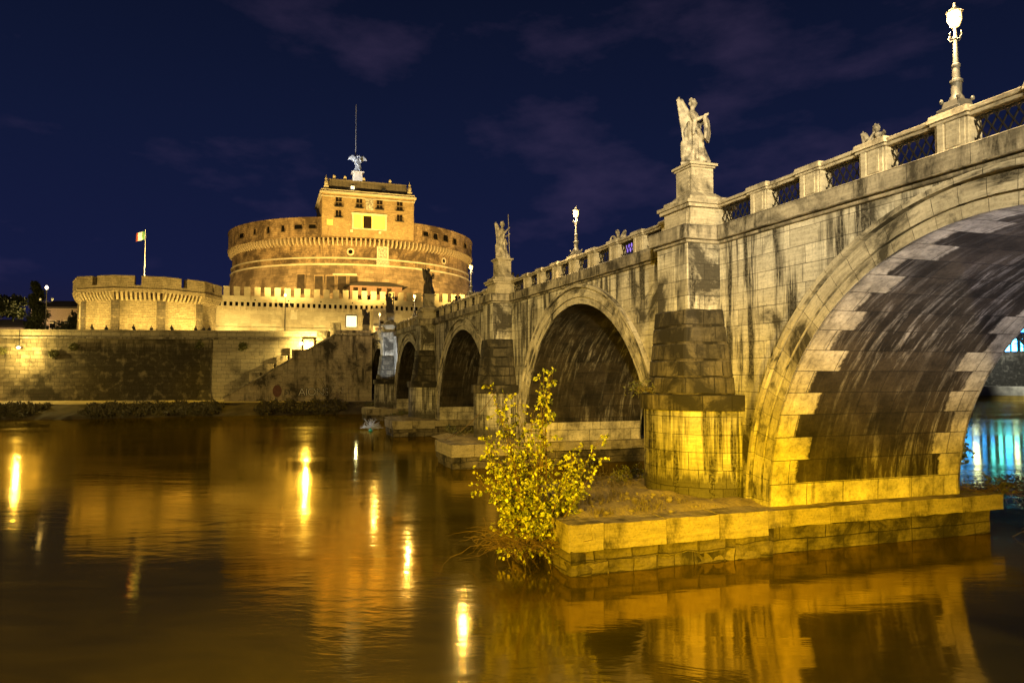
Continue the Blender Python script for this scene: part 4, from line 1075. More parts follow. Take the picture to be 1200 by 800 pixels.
# loggia: white frame, columns, lit room behind
mb = MB(); mb.box(kx0 - 0.04, kx0 + 0.3, -4.3, 2.8, 39.0, 42.1)
lg = mb.build('loggia', M['lit'], kp)
mb = MB()
mb.box(kx0 - 0.3, kx0 + .2, -4.65, -4.25, 38.8, 42.1); mb.box(kx0 - 0.3, kx0 + .2, 2.75, 3.15, 38.8, 42.1); mb.box(kx0 - 0.32, kx0 + .2, -4.75, 3.25, 42.1, 42.5); mb.box(kx0 - 0.3, kx0 + .2, -4.25, 2.75, 38.8, 39.05)
mb.build('frame', M['trim'], lg)
mb = MB()
for y in (0.95, -1.45): mb.lathe([(0.16, 39.05), (0.13, 39.3), (0.12, 41.7), (0.2, 42.1)], 10, kx0 - 0.16, y)
mb.build('column', M['trim'], lg)
mb = MB(); mb.box(kx0 - 0.09, kx0, -1.2, 0.6, 39.05, 41.9); mb.build('dark_doorway', M['shutter'], lg)
mb = MB(); mb.box(kx0 - 0.14, kx0 + .1, -1.6, 0.1, 43.3, 45.6); mb.ball((kx0 - .12, -.75, 44.5), (.2, .55, .75), 10, 8); mb.box(kx0 - 0.3, kx0 + .1, -1.75, .25, 45.6, 45.8)
mb.build('coat_of_arms', M['marble'], kp)
mb = MB(); mb.box(kx0 - 0.05, kx0 + .1, 7.3, 8.6, 39.4, 40.6); mb.build('window', M['lit'], kp)
for y in (4.9, -6.3, -8.6, -10.1):
    mb = MB(); mb.box(kx0 - 0.06, kx0 + .1, y - .7, y + .7, 39.2, 41.0); mb.build('blind_window', M['keep'], kp)
for y in (3.2, -3.1):
    mb = MB(); mb.box(kx0 - .35, kx0, y - .3, y + .3, 38.0, 38.6); mb.build('corbel_stone', M['trim'], kp)
for y, m_ in ((3.0, 'lit_white'), (-4.0, 'glass')):
    mb = MB(); mb.box(kx0 + 0.3, kx0 + 1.2, y - .4, y + .4, 47.9, 48.6); mb.build('dormer', M[m_], kp)
# pedestal of the bronze angel (part of the fortress)
mb = MB(); mb.box(-14, -10, -2.4, 1.6, 48, 53.0); mb.box(-13.4, -10.6, -1.8, 1.0, 53.0, 57.0, tz=(.3, .3)); mb.box(-13.5, -10.5, -1.9, 1.1, 57.0, 57.3)
mb.build('angel_pedestal', M['trim'], cast, bevel=0.08, loc=(0, 1.1, 0))
mb = MB(); mb.tube([(-10.0, -.1, 48), (-10.0, -.1, 62), (-10, -.1, 75.5)], [.16, .11, .05], 8)
mast = mb.build('mast', M['pole_grey'], None); mast.location = cw(CS, CD - 1.1); mast.rotation_euler = (0, 0, ROT_B)
tag(mast, 'tall thin white mast rising behind the bronze angel on the keep', 'mast')
# bronze angel
ba = thing('bronze_angel', 'silvery bronze winged angel on top of the round fortress', 'statue', cast.matrix_world @ Vector((0, 0, 0)), ROT_B + PI)
ba.location = cw(CS - 12.0, CD - 0.7, 57.3); ba.scale = (1.75,) * 3
fm_ = figure_mesh(21, 0.045, 0.05, (0.75, 0.1)); fm_.materials.append(M['bronze'])
o = bpy.data.objects.new('figure', fm_); C.objects.link(o); o.parent = ba
for sg in (1, -1):
    mb = MB()
    for k in range(9):
        u = k / 8
        a0 = Vector((-0.2, sg * (0.12 + 0.62 * u), 1.75 + 0.75 * math.sin(u * PI * .55)))
        ln = 0.55 + 0.5 * u
        tip = a0 + Vector((-0.1, sg * (0.15 + 0.55 * u), -ln * (1 - .35 * u)))
        mb.tube([a0, (a0 + tip) / 2 + Vector((0, sg * .03, .04)), tip], [.09, .09, .02], 7)
    mb.tube([(-0.1, sg * .1, 1.6), (-.2, sg * .4, 2.3), (-.2, sg * .78, 2.55)], [.1, .1, .05], 8)
    wm_ = remesh(mb, 'wing', 0.04, 1); wm_.materials.append(M['bronze'])
    o = bpy.data.objects.new('wing', wm_); C.objects.link(o); o.parent = ba
mb = MB(); mb.tube([(.42, -.3, 1.3), (.5, .1, 2.1)], [.03, .015], 6); mb.build('sword', M['bronze'], ba)

# ------------------------------------------------------------------ curtain wall before the fortress
cur = thing('curtain_wall', 'brightly lit crenellated curtain wall in front of the round fortress', 'wall', cw(152, 21.3), ROT_B)
# local x away, local y to the left: D - CD = -y
yl, yr = 33.0, -44.0
mb = MB(); mb.box(0.0, 2.5, yr, yl, 11.5, 19.6)
mb.build('wall_face', M['curtain'], cur)
mb = MB(); mb.box(-0.55, 2.6, yr, yl, 20.4, 21.6)
mb.build('parapet', M['curtain'], cur, bevel=0.04)
mb = MB(); mb.box(-0.25, 0.1, yr, yl, 15.1, 15.5); mb.box(-1.2, 0.1, yr, yl, 11.5, 13.0)
mb.build('base_course', M['curtain'], cur, bevel=0.05)
mb = MB()
k = 0; y = yl - 0.6
while y > yr:
    mb.box(-0.5, 0.05, y - 0.26, y + 0.26, 19.3, 20.395)
    mb.box(-0.25, 0.05, y - 0.22, y + 0.22, 18.7, 19.3)
    y -= 1.05
mb.build('corbel_course', M['curtain'], cur, bevel=0.04)
mb = MB(); mb.box(0.03, 2.4, yr, yl, 19.6, 20.4); mb.build('corbel_gap_shade', M['dark'], cur)  # near-black strip paints the shade between the corbels
mb = MB(); mb.box(-0.5, 0.25, -0.58, 0.58, 21.6, 23.25); mb.box(-0.56, 0.31, -0.64, 0.64, 23.25, 23.4, tz=(0.06, 0.06))
mer = mb.build('merlon', M['curtain'], cur, bevel=0.03)
for k in range(40):
    o = mer if k == 0 else mer.copy()
    if k: C.objects.link(o); o.parent = cur
    o.location = (0, yl - 2.6 - 1.9 * k, 0)
mb = MB()
for k in range(0, 36, 3): mb.box(-0.57, -0.5, yl - 3.6 - 2.1 * k, yl - 3.35 - 2.1 * k, 20.7, 20.95)
mb.build('arrow_hole', M['dark'], cur)
mb = MB(); mb.box(-0.08, 0.05, 15.2, 16.5, 17.2, 19.0); mb.box(-0.16, 0.05, 15.0, 16.7, 19.0, 19.15)
mb.build('relief_plaque', M['trim'], cur)
def cpart(name, y0, y1, z0, z1, m, pr=0.12): 
    mb = MB(); mb.box(-pr, 0.05, y0, y1, z0, z1); return mb.build(name, m, cur)
pw = cpart('lit_banner', 3.4, 5.5, 15.9, 18.2, M['lit_white'])
mb = MB()
for q in ((3.28, 3.4), (5.5, 5.62)): mb.box(-.2, .05, *q, 15.8, 18.3)
mb.box(-.2, .05, 3.4, 5.5, 18.2, 18.32); mb.box(-.2, .05, 3.4, 5.5, 15.78, 15.9)
for q in (3.9, 4.45, 5.0): mb.box(-.135, .0, q - .012, q + .012, 15.9, 18.2)
mb.build('frame', M['shutter'], pw)

# gatehouse at the head of the bridge
gh = thing('gatehouse', 'small cream gatehouse with reddish door at the head of the bridge', 'gatehouse', cw(148.6, 22.6), ROT_B)
mb = MB(); mb.box(0, 3.0, -1.6, 1.7, 12.2, 19.3); mb.build('wall', M['curtain'], gh)
mb = MB(); mb.prism([(0.75 * math.cos(a), 0.75 * math.sin(a)) for a in [PI * k / 14 for k in range(15)]], 0, 0.2); o = mb.build('arched_niche', M['curtain'], gh); o.location = (-0.02, 0.1, 17.4); o.rotation_euler = (PI / 2, 0, -PI / 2)
mb = MB(); mb.box(-0.1, 0.1, -.35, .35, 16.5, 17.0); mb.build('window', M['shutter'], gh)
mb = MB(); mb.box(-0.12, 0.1, -1.3, 1.3, 12.2, 15.7); mb.build('door', M['pinkwall'], gh)
mb = MB(); mb.box(-0.2, 3.2, -1.8, 1.9, 19.3, 19.6); mb.box(-0.25, .05, -1.7, 1.8, 15.7, 15.95); mb.build('cornice', M['trim'], gh)

# low house with a dark hipped roof behind the curtain wall
lh = thing('low_house', 'pink walled low house with dark tiled roof behind the battlements', 'house', cw(157.5, 21.3), ROT_B)
mb = MB(); mb.box(0, 5, -7.0, 4.2, 12.2, 25.2); mb.build('wall', M['pinkwall'], lh)
mb = MB(); mb.prism([(-0.9, -8.2), (6, -8.2), (6, 5.2), (-0.9, 5.2)], 25.2, 26.4, scale_top=[(2.3, -4.5), (3.2, -4.5), (3.2, 1.6), (2.3, 1.6)]); mb.build('roof', M['rooftile'], lh)
for y in (3.0, 1.2, -2.0, -4.2):
    mb = MB(); mb.box(-0.08, 0.1, y - .5, y + .5, 23.4, 24.8); w_ = mb.build('window', M['shutter'], lh)

# ------------------------------------------------------------------ corner bastion
bas = thing('corner_bastion', 'broad many sided brick bastion with battlements at the fortress corner', 'bastion', (-68.5, 136.5, 0), 0); bas.scale = (0.91, 0.91, 1.0)
ND = 10
def poly_r(r, a_off=0.0): return [(r * math.sin(2 * PI * k / ND + a_off), -r * math.cos(2 * PI * k / ND + a_off)) for k in range(ND)]
mb = MB(); mb.prism(poly_r(13.3), 11.0, 14.2, scale_top=poly_r(12.9)); mb.prism(poly_r(12.85), 14.2, 20.4); mb.build('wall_face', M['bastion'], bas)
mb = MB(); mb.prism(poly_r(13.0), 15.9, 16.15); mb.build('string_course', M['bastion'], bas)
for k in (9, 0, 1, 2, 8):
    a = 2 * PI * k / ND; mb = MB(); c, s_ = math.sin(a), -math.cos(a)
    mb.box(-0.75, 0.75, -0.2, 0.5, 12.0, 19.0); o = mb.build('quoin', M['quoin'], bas); o.location = (c * 12.72, s_ * 12.72, 0); o.rotation_euler = (0, 0, a)
mb = MB(); mb.prism(poly_r(14.0), 20.4, 21.6); mb.prism(poly_r(14.12), 20.9, 21.0); mb.build('parapet', M['bastion'], bas)
mb = MB(); mb.prism(poly_r(12.9), 19.2, 20.39, top=False, bot=False); mb.build('corbel_gap_shade', M['niche'], bas)  # dark band set on the wall as the shade behind the corbels
mb = MB()
for k in range(ND):
    p, q = poly_r(12.8)[k], poly_r(12.8)[(k + 1) % ND]
    d = Vector((q[0] - p[0], q[1] - p[1], 0)); L = d.length; d.normalize(); nrm = Vector((d.y, -d.x, 0))
    nn = 10
    for j in range(nn):
        b0 = Vector((p[0], p[1], 0)) + d * (L * (j + 0.5) / nn)
        w = 0.2
        A = [(0.0, 18.9), (0.5, 19.3), (0.95, 19.9), (1.1, 20.395), (0.0, 20.395)]
        f = [b0 + d * w + nrm * r + Vector((0, 0, z)) for r, z in A]; g_ = [b0 - d * w + nrm * r + Vector((0, 0, z)) for r, z in A]
        mb.poly(f); mb.poly(g_[::-1])
        for u in range(4): mb.poly([f[u], g_[u], g_[u + 1], f[u + 1]])
mb.build('corbel_course', M['bastion'], bas, weld=False)
for k in range(ND):       # one broad merlon wraps each corner
    c0 = poly_r(14.0); c1 = poly_r(12.7)
    p, q, r = c0[(k - 1) % ND], c0[k], c0[(k + 1) % ND]
    pi_, qi, ri = c1[(k - 1) % ND], c1[k], c1[(k + 1) % ND]
    def lp(a, b_, f): return (a[0] + (b_[0] - a[0]) * f, a[1] + (b_[1] - a[1]) * f)
    f = 0.43
    pts = [lp(q, p, f), q, lp(q, r, f), lp(qi, ri, f), qi, lp(qi, pi_, f)]
    mb = MB(); mb.prism(pts, 21.6, 23.0); mb.prism([lp(x, (0, 0), -0.006) for x in pts], 23.0, 23.2)
    mb.build('merlon', M['bastion'], bas)
mb = MB(); mb.box(-0.5, 0.5, -0.1, 0.1, 15.9, 18.0); o = mb.build('relief_plaque', M['trim'], bas); a = R_(-54); o.location = (12.35 * math.sin(a), -12.35 * math.cos(a), 0.4); o.rotation_euler = (0, 0, a)

# flag on the bastion
fp = thing('flagpole', 'tall pole with a flying tricolour flag on the corner bastion', 'flagpole', (-68.5, 134.5, 20.4))
mb = MB(); mb.tube([(0, 0, 0), (0, 0, 6), (0, 0, 12.6)], [.1, .08, .05], 8); mb.ball((0, 0, 12.7), .13, 8, 6); mb.build('pole', M['pole_grey'], fp)
FC = [simple('flag_green', (0.05, 0.13, 0.06), 0.8), simple('flag_white', (0.5, 0.45, 0.4), 0.8), simple('flag_red', (0.28, 0.05, 0.04), 0.8)]
mb = MB(); n = 15
def fl(u, w): return (-0.08 - 1.75 * u, 0.22 * math.sin(u * 7) * (0.3 + u), 12.4 - 1.5 * w - 0.55 * u * u + 0.06 * math.sin(u * 9))
for k in range(n):
    for j in range(6): mb.poly([fl(k / n, j / 6), fl((k + 1) / n, j / 6), fl((k + 1) / n, (j + 1) / 6), fl(k / n, (j + 1) / 6)], mi=min(2, int(k / n * 3)))
mb.build('flag', FC, fp, smooth=True)

# ------------------------------------------------------------------ embankment lamps, floods, people, car
def embank_lamp(loc, label, h, arms, glow, group='lamps on the embankment'):
    t = thing('street_lamp', label, 'lamp', loc, 0, group)
    mb = MB(); mb.lathe([(0, 0), (.28, 0), (.24, .5), (.14, .7), (.1, 1.2), (.08, h * .75), (.06, h), (0, h)], 10); mb.build('pole', M['lamp_iron'], t, smooth=True)
    mb = MB(); mb.lathe([(0, h), (.16, h + .05), (.24, h + .35), (.1, h + .6), (0, h + .62)], 12); mb.build('lantern', glow, t, smooth=True)
    for sg in (1, -1):
        z = h - arms
        mb = MB(); mb.tube([(0, 0, z), (sg * .35, 0, z - .18), (sg * .8, 0, z - .1), (sg * 1.0, 0, z + .15)], .04, 6); mb.tube([(sg * .5, 0, z - .15), (sg * .4, 0, z + .15), (sg * .2, 0, z + .1)], .025, 6); a_ = mb.build('arm', M['lamp_iron'], t)
        mb = MB(); mb.lathe([(0, 0), (.14, .05), (.2, .3), (.06, .5), (0, .52)], 10, sg * 1.0, 0); o = mb.build('side_lantern', M['white'] if glow == M['lamp_white'] else M['iron'], a_); o.location = (0, 0, z + .12)
    return t
embank_lamp((-77.0, 119.5, 12.2), 'tall pale lamp post with two side lanterns left of the bastion', 8.0, 2.0, M['lamp_white'])
embank_lamp((-40.0, 127.5, 12.2), 'lit lamp post with dark side lanterns before the crenellated wall', 7.6, 1.7, M['lamp_far'])
embank_lamp((-16.6, 118.5 + 9, 12.2), 'short lit lamp near the gatehouse at the bridge head', 3.6, 1.2, M['lamp_far'])

def wall_flood(loc, label, e, reach, post):
    t = thing('wall_floodlight', label, 'floodlight', loc, ROT_E, 'floodlights on the embankment wall')
    mb = MB(); mb.tube([(0, 0, post), (0, 0, -.1)], .05, 6); mb.build('post', M['iron'], t)
    mb = MB(); mb.box(-.35, .35, -.14, .14, -.35, -.05); mb.build('housing', M['iron'], t)
    mb = MB(); mb.ball((0, -.24, -.2), (.3, .12, .18), 10, 6); mb.build('lens', M['flood'], t)
    p = t.location
    point('wall_floodlight_light', (p.x + 1.0 * EX.x - reach * EY.x, p.y - reach * EY.y, p.z - .3), e, SOD2, 0.2)
for t_ in (-62, -44, -28, -13): spot('embankment_lamp_light', ew(t_, -3.4, 15.5), ew(t_, -6.5, 1.8), 4200, SOD, 76, 0.8, 0.3)
wall_flood(ew(-54.6, -0.9, 10.6), 'bright floodlight low on the embankment wall at the left end', 3800, 1.8, 2.6)
wall_flood(ew(-10.9, -2.6, 11.4), 'blazing floodlight at the landing of the embankment stairs', 9000, 0.2, -2.6)

def person(loc, rz, label, seated, cloth, seed=0):
    t = thing('person', label, 'person', loc, rz, 'people on the embankment')
    vs, es, rs = [], [], []
    def V(p, r): vs.append(p); rs.append(r); return len(vs) - 1
    zp = 0.48 if seated else 0.92
    pel = V((0, 0, zp), .15); ch = V((0.02, 0, zp + .42), .17); nk = V((.02, 0, zp + .58), .06); hd = V((.04, 0, zp + .68), .095); tp = V((.04, 0, zp + .80), .08)
    es += [(pel, ch), (ch, nk), (nk, hd), (hd, tp)]
    for sg in (1, -1):
        if seated: k = V((.42, sg * .12, zp + .02), .075); f = V((.44, sg * .12, .08), .05); to = V((.58, sg * .12, .04), .04)
        else: k = V((.03, sg * .11, .48), .07); f = V((0, sg * .12, .07), .05); to = V((.15, sg * .13, .04), .04)
        es += [(pel, k), (k, f), (f, to)]
        sh = V((0, sg * .19, zp + .50), .065); el = V((.06, sg * .25, zp + .22), .048); ha = V((.28, sg * .16, zp + .16), .035)
        es += [(ch, sh), (sh, el), (el, ha)]
    me = bpy.data.meshes.new('body'); me.from_pydata(vs, es, [])
    o = bpy.data.objects.new('body', me); C.objects.link(o)
    o.modifiers.new('skin', 'SKIN'); sv = me.skin_vertices[0].data
    for i, r in enumerate(rs): sv[i].radius = (r, r)
    sv[0].use_root = True
    ss_ = o.modifiers.new('sub', 'SUBSURF'); ss_.levels = 1; ss_.render_levels = 1
    me.materials.append(cloth); o.parent = t
    mb = MB(); mb.ball((.03, 0, zp + .76), (.105, .1, .11), 8, 6); mb.build('hair', M['shutter'], t, smooth=True)
    mb = MB(); mb.ball((.10, 0, zp + .68), (.06, .075, .09), 8, 6); mb.build('face', M['skin'], t, smooth=True)
for t_, lb, seated in ((-44.3, 'person in dark clothes seated on the wall below the left bastion face', True), (-42.4, 'person leaning at the parapet between two others below the bastion', False), (-37.9, 'person in dark clothes sitting alone below the bastion centre', True), (-35.4, 'person standing at the parapet below the dark bastion corner', False), (-32.0, 'person seated on the parapet at the right bastion face', True), (-28.5, 'person standing left of a close pair by the parapet', False), (-27.2, 'first person of a close pair by the parapet', False), (-26.3, 'second person of a close pair, beside the wall seam', False)):
    person(ew(t_, 0.1 if seated else 0.9, 13.38 if seated else 12.35) - Vector((0, 0, 0.45 if seated else 0)), -PI / 2 + ROT_E if not seated else PI / 2, lb, seated, M['cloth_dark'])

car = thing('parked_car', 'white car parked behind the parapet below the battlemented wall', 'car', (-37.5, 130.0, 12.2), ROT_E)
mb = MB()
prof = [(-2.1, .35), (2.1, .35), (2.15, .75), (1.2, .95), (.55, 1.5), (-1.1, 1.55), (-1.75, 1.0), (-2.15, .9)]
f = [(x, -.85, z) for x, z in prof]; g_ = [(x, .85, z) for x, z in prof]
mb.poly(f); mb.poly(g_[::-1])
for k in range(len(prof)): mb.poly([f[k], f[(k + 1) % 8], g_[(k + 1) % 8], g_[k]])
mb.build('body', M['white'], car, bevel=0.06)
mb = MB(); mb.poly([(.95, -.865, .98), (.45, -.865, 1.42), (-1.0, -.865, 1.45), (-1.5, -.865, 1.0)]); mb.build('side_window', M['glass'], car)
for x in (-1.35, 1.35):
    for y in (-.8, .8):
        mb = MB(); mb.lathe([(0, -.1), (.32, -.1), (.32, .1), (0, .1)], 14); o = mb.build('wheel', M['tyre'], car); o.location = (x, y, .32); o.rotation_euler = (PI / 2, 0, 0)

# railing along the pavement under the curtain wall
rl = thing('railing', 'low dark railing along the pavement below the curtain wall', 'railing', cw(146.5, 21.3), ROT_B)
mb = MB()
for y in range(-30, 32): mb.tube([(0, y, 12.2), (0, y, 13.9)], .04, 5)
for z in (13.3, 13.9): mb.tube([(0, -30, z), (0, 31, z)], .04, 5)
mb.build('bars', M['iron'], rl, weld=False)

# purple-lit flag on the far side of the bridge
pf = thing('banner', 'small purple lit banner on a pole behind the bridge parapet', 'banner', bw(47, -8.4, 12.0))
mb = MB(); mb.tube([(0, 0, 0), (0, 0, 4.4)], .035, 6); mb.build('pole', M['lamp_iron'], pf)
mb = MB()
def fl(u, w): return (-.04 - .55 * u, .06 * math.sin(u * 6), 3.9 - .7 * w - .18 * u)
for k in range(6): mb.poly([fl(k / 6, 0), fl((k + 1) / 6, 0), fl((k + 1) / 6, 1), fl(k / 6, 1)])
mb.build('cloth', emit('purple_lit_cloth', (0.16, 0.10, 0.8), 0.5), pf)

# ------------------------------------------------------------------ background at the left: trees and a house
def leaf_cloud(centers, n, size, rnd, squash=1.0):
    mb_v, mb_f = [], []
    for _ in range(n):
        c, r = rnd.choice(centers)
        d = Vector((rnd.gauss(0, 1), rnd.gauss(0, 1), rnd.gauss(0, 1))).normalized() * (r * rnd.random() ** 0.4)
        p = Vector(c) + Vector((d.x, d.y, d.z * squash))
        u = Vector((rnd.gauss(0, 1), rnd.gauss(0, 1), rnd.gauss(0, 1))).normalized(); w = u.orthogonal().normalized()
        L = size * rnd.uniform(.6, 1.3)
        i = len(mb_v)
        fold = u.cross(w) * L * .15
        mb_v += [tuple(p), tuple(p + u * L * .5 + w * L * .35 + fold), tuple(p + u * L), tuple(p + u * L * .5 - w * L * .35 + fold)]
        mb_f += [(i, i + 1, i + 2), (i, i + 2, i + 3)]
    return mb_v, mb_f
def tree(name, label, loc, centers, n, size, m, trunk, limbs, seed, group=None, squash=1.0, cat='tree'):
    rnd = random.Random(seed); t = thing(name, label, cat, loc, 0, group)
    mb = MB(); mb.tube(trunk[0], trunk[1], 8)
    for L in limbs: mb.tube(L, [trunk[1][-1] * .8, trunk[1][-1] * .5, trunk[1][-1] * .15], 5)
    mb.build('trunk', M['bark'], t, smooth=True, recalc=False)
    v, f = leaf_cloud(centers, n, size, rnd, squash)
    me = bpy.data.meshes.new('crown'); me.from_pydata(v, [], f); me.materials.append(m)
    o = bpy.data.objects.new('crown', me); C.objects.link(o); o.parent = t
    return t
def up_limbs(cs, z0, rnd): 
    out = []
    for c, r in cs:
        c = Vector(c); b0 = Vector((0, 0, z0 + (c.z - z0) * rnd.uniform(0, .3)))
        out.append([b0, (b0 + c) / 2 + Vector((rnd.uniform(-.4, .4), rnd.uniform(-.4, .4), .3)), c])
    return out
rnd = random.Random(5)
cs = [((rnd.uniform(-5, 5), rnd.uniform(-4, 4), 9 + rnd.uniform(-1.5, 1.2)), rnd.uniform(1.6, 2.6)) for _ in range(16)]
tree('pine_tree', 'dark broad umbrella pine at the far left edge', (-112, 156, 12.2), cs, 5000, .7, M['leaf_dark'], ([(0, 0, 0), (.3, 0, 4), (0, 0, 8)], [.5, .35, .25]), up_limbs(cs, 5, rnd), 1, 'trees beyond the embankment', .6)
cs = [((rnd.uniform(-1, 1) * (1 - k / 16), rnd.uniform(-1, 1), 1.6 + k * .74), 1.7 * (1 - (k / 15) ** 2 * .75)) for k in range(15)]
tree('cypress_tree', 'tall narrow dark cypress left of the pale lamp post', (-96, 146, 12.2), cs, 4200, .5, M['leaf_dark'], ([(0, 0, 0), (0, 0, 6), (0, 0, 11)], [.4, .25, .1]), [], 2, 'trees beyond the embankment')
cs = [((rnd.uniform(-3, 3), rnd.uniform(-3, 3), 5.5 + rnd.uniform(-2, 2)), rnd.uniform(1.2, 2)) for _ in range(10)]
tree('broadleaf_tree', 'dark rounded tree in front of the distant house', (-94.0, 152, 10.4), cs, 3000, .5, M['leaf_dark'], ([(0, 0, 0), (0, 0, 4)], [.3, .2]), up_limbs(cs, 3, rnd), 3, 'trees beyond the embankment')
for k, x in enumerate((-70, -57)):
    pass
def house(loc, rz, w, h, d, label, wallm, nw, ns):
    t = thing('apartment_building', label, 'building', loc, rz)
    mb = MB(); mb.box(-w / 2, w / 2, 0, d, 0, h); mb.build('wall', wallm, t)
    mb = MB(); mb.box(-w / 2 - .4, w / 2 + .4, -.4, d + .4, h, h + .35); mb.prism([(-w / 2 - .5, -.5), (w / 2 + .5, -.5), (w / 2 + .5, d + .5), (-w / 2 - .5, d + .5)], h + .35, h + 2.2, scale_top=[(-w / 4, d / 2 - .2), (w / 4, d / 2 - .2), (w / 4, d / 2 + .2), (-w / 4, d / 2 + .2)]); mb.build('roof', M['rooftile'], t)
    for s_ in range(ns):
        for k in range(nw):
            x = -w / 2 + w * (k + .5) / nw; z = 1.5 + s_ * 3.4
            mb = MB(); mb.box(x - .55, x + .55, -.06, .1, z, z + 1.7); o = mb.build('window', M['dark'], t)
            mb = MB(); mb.box(x - .75, x + .75, -.14, .05, z - .2, z); mb.box(x - .75, x + .75, -.14, .05, z + 1.7, z + 1.9); mb.build('sill', M['trim'], o)
    mb = MB(); mb.box(-w / 2, w / 2, -.2, .05, h - 3.6, h - 3.3); mb.build('string_course', M['trim'], t)
house((-107.5, 172, 12.2), 0.1, 13, 9.6, 9, 'distant dim apartment house with small windows left of the bastion', simple('house_plaster', (0.38, 0.27, 0.18), .9, 0, .2), 4, 2)
house((-126, 180, 12.2), 0.2, 9, 5.6, 7, 'small pale house in the trees at the far left edge', simple('house_plaster_pale', (0.5, 0.38, 0.28), .9, 0, .2), 3, 1)
point('street_glow', (-101, 160, 19), 3800, SOD2, .3); point('street_glow', (-116, 168, 17), 3500, (1, .7, .4), .3)
spot('tree_uplight', (-95, 139, 12.6), (-96, 146, 19), 500, SOD2, 40, .9)

# ------------------------------------------------------------------ downstream bank seen through the near arch
fb = thing('lit_palace', 'wide building flooded in blue light on the downstream bank', 'building', (172, 262, 12.2), R_(-16))
mb = MB(); mb.box(-60, 60, 0, 16, 0, 17); mb.build('wall', M['curtain'], fb)
mb = MB(); mb.box(-61, 61, -1, 17, 17, 17.8); mb.build('cornice', M['trim'], fb)
BLUE = [emit('blue_lit_window', (0.015, 0.15, 1.0), 26.0), emit('cyan_lit_window', (0.05, 0.42, 1.0), 28.0), emit('white_lit_window', (0.55, 0.75, 1.0), 24.0)]
rnd = random.Random(9)
for k in range(46):
    x = -58 + k * 2.55; w_ = rnd.uniform(.5, 1.1)
    for z0_, z1_ in ((2, 6.5), (9, 13.5)):
        mb = MB(); mb.box(x - w_, x + w_, -.1, .2, z0_, z1_)
        mb.build('window', BLUE[rnd.choice((0, 0, 0, 1, 1, 1, 2))], fb)
rt = Vector((128, 219, 0)); 
mb = MB(); 
for a, b_ in (((60, 222), (128, 219)), ((128, 219), (260, 200))):
    d = Vector((b_[0] - a[0], b_[1] - a[1], 0)).normalized(); nn = Vector((d.y, -d.x, 0)) * 7
    mb.poly([(a[0], a[1], 2.6), (b_[0], b_[1], 2.6), (b_[0] + nn.x, b_[1] + nn.y, 2.6), (a[0] + nn.x, a[1] + nn.y, 2.6)])
    mb.poly([(a[0] + nn.x, a[1] + nn.y, 2.6), (b_[0] + nn.x, b_[1] + nn.y, 2.6), (b_[0] + nn.x * 1.1, b_[1] + nn.y * 1.1, -1), (a[0] + nn.x * 1.1, a[1] + nn.y * 1.1, -1)])
tag(mb.build('quay_path', M['quay']), kind='structure')
TL = ['bare dark tree on the downstream bank beside the arch edge', 'bare dark tree second from the arch edge downstream', 'bare dark tree before the blue lit windows', 'bare dark tree at the right edge downstream', 'tall dark tree behind the pale quay wall']
for k in range(5):
    x = 134 + k * 10.5; rnd = random.Random(40 + k)
    cs = [((rnd.uniform(-3.5, 3.5), rnd.uniform(-3, 3), 6 + rnd.uniform(-3.4, 4.5)), rnd.uniform(1.0, 1.9)) for _ in range(14)]
    tree('bare_tree', TL[k], (x, 222 - k * 1.2, 12.2 if k != 4 else 12.2), cs, 1100, .5, M['leaf_dark'], ([(0, 0, -3), (.2, 0, 3), (0, .2, 6)], [.35, .28, .2]), up_limbs(cs, 2, rnd), 50 + k, 'trees on the downstream bank')
spot('downstream_fill_light', (140, 196, 16), (160, 219, 6), 26000, (.8, .9, 1), 100, .8)  # fill added over the river to bring up the bare trees and quay
rnd = random.Random(77)
cs = [((rnd.uniform(-1.3, 1.3), rnd.uniform(-1.2, 1.2), 1.4 + rnd.uniform(-.9, 1.2)), rnd.uniform(.4, .8)) for _ in range(12)]
tree('bush', 'green bush by the water showing behind the near arch', bw(27.2, -WID - 5.5, 1.4), cs, 1500, .26, M['leaf_yellow'], ([(0, 0, 0), (0, 0, 1)], [.06, .04]), up_limbs(cs, .3, rnd), 78, None, 1, 'bush')

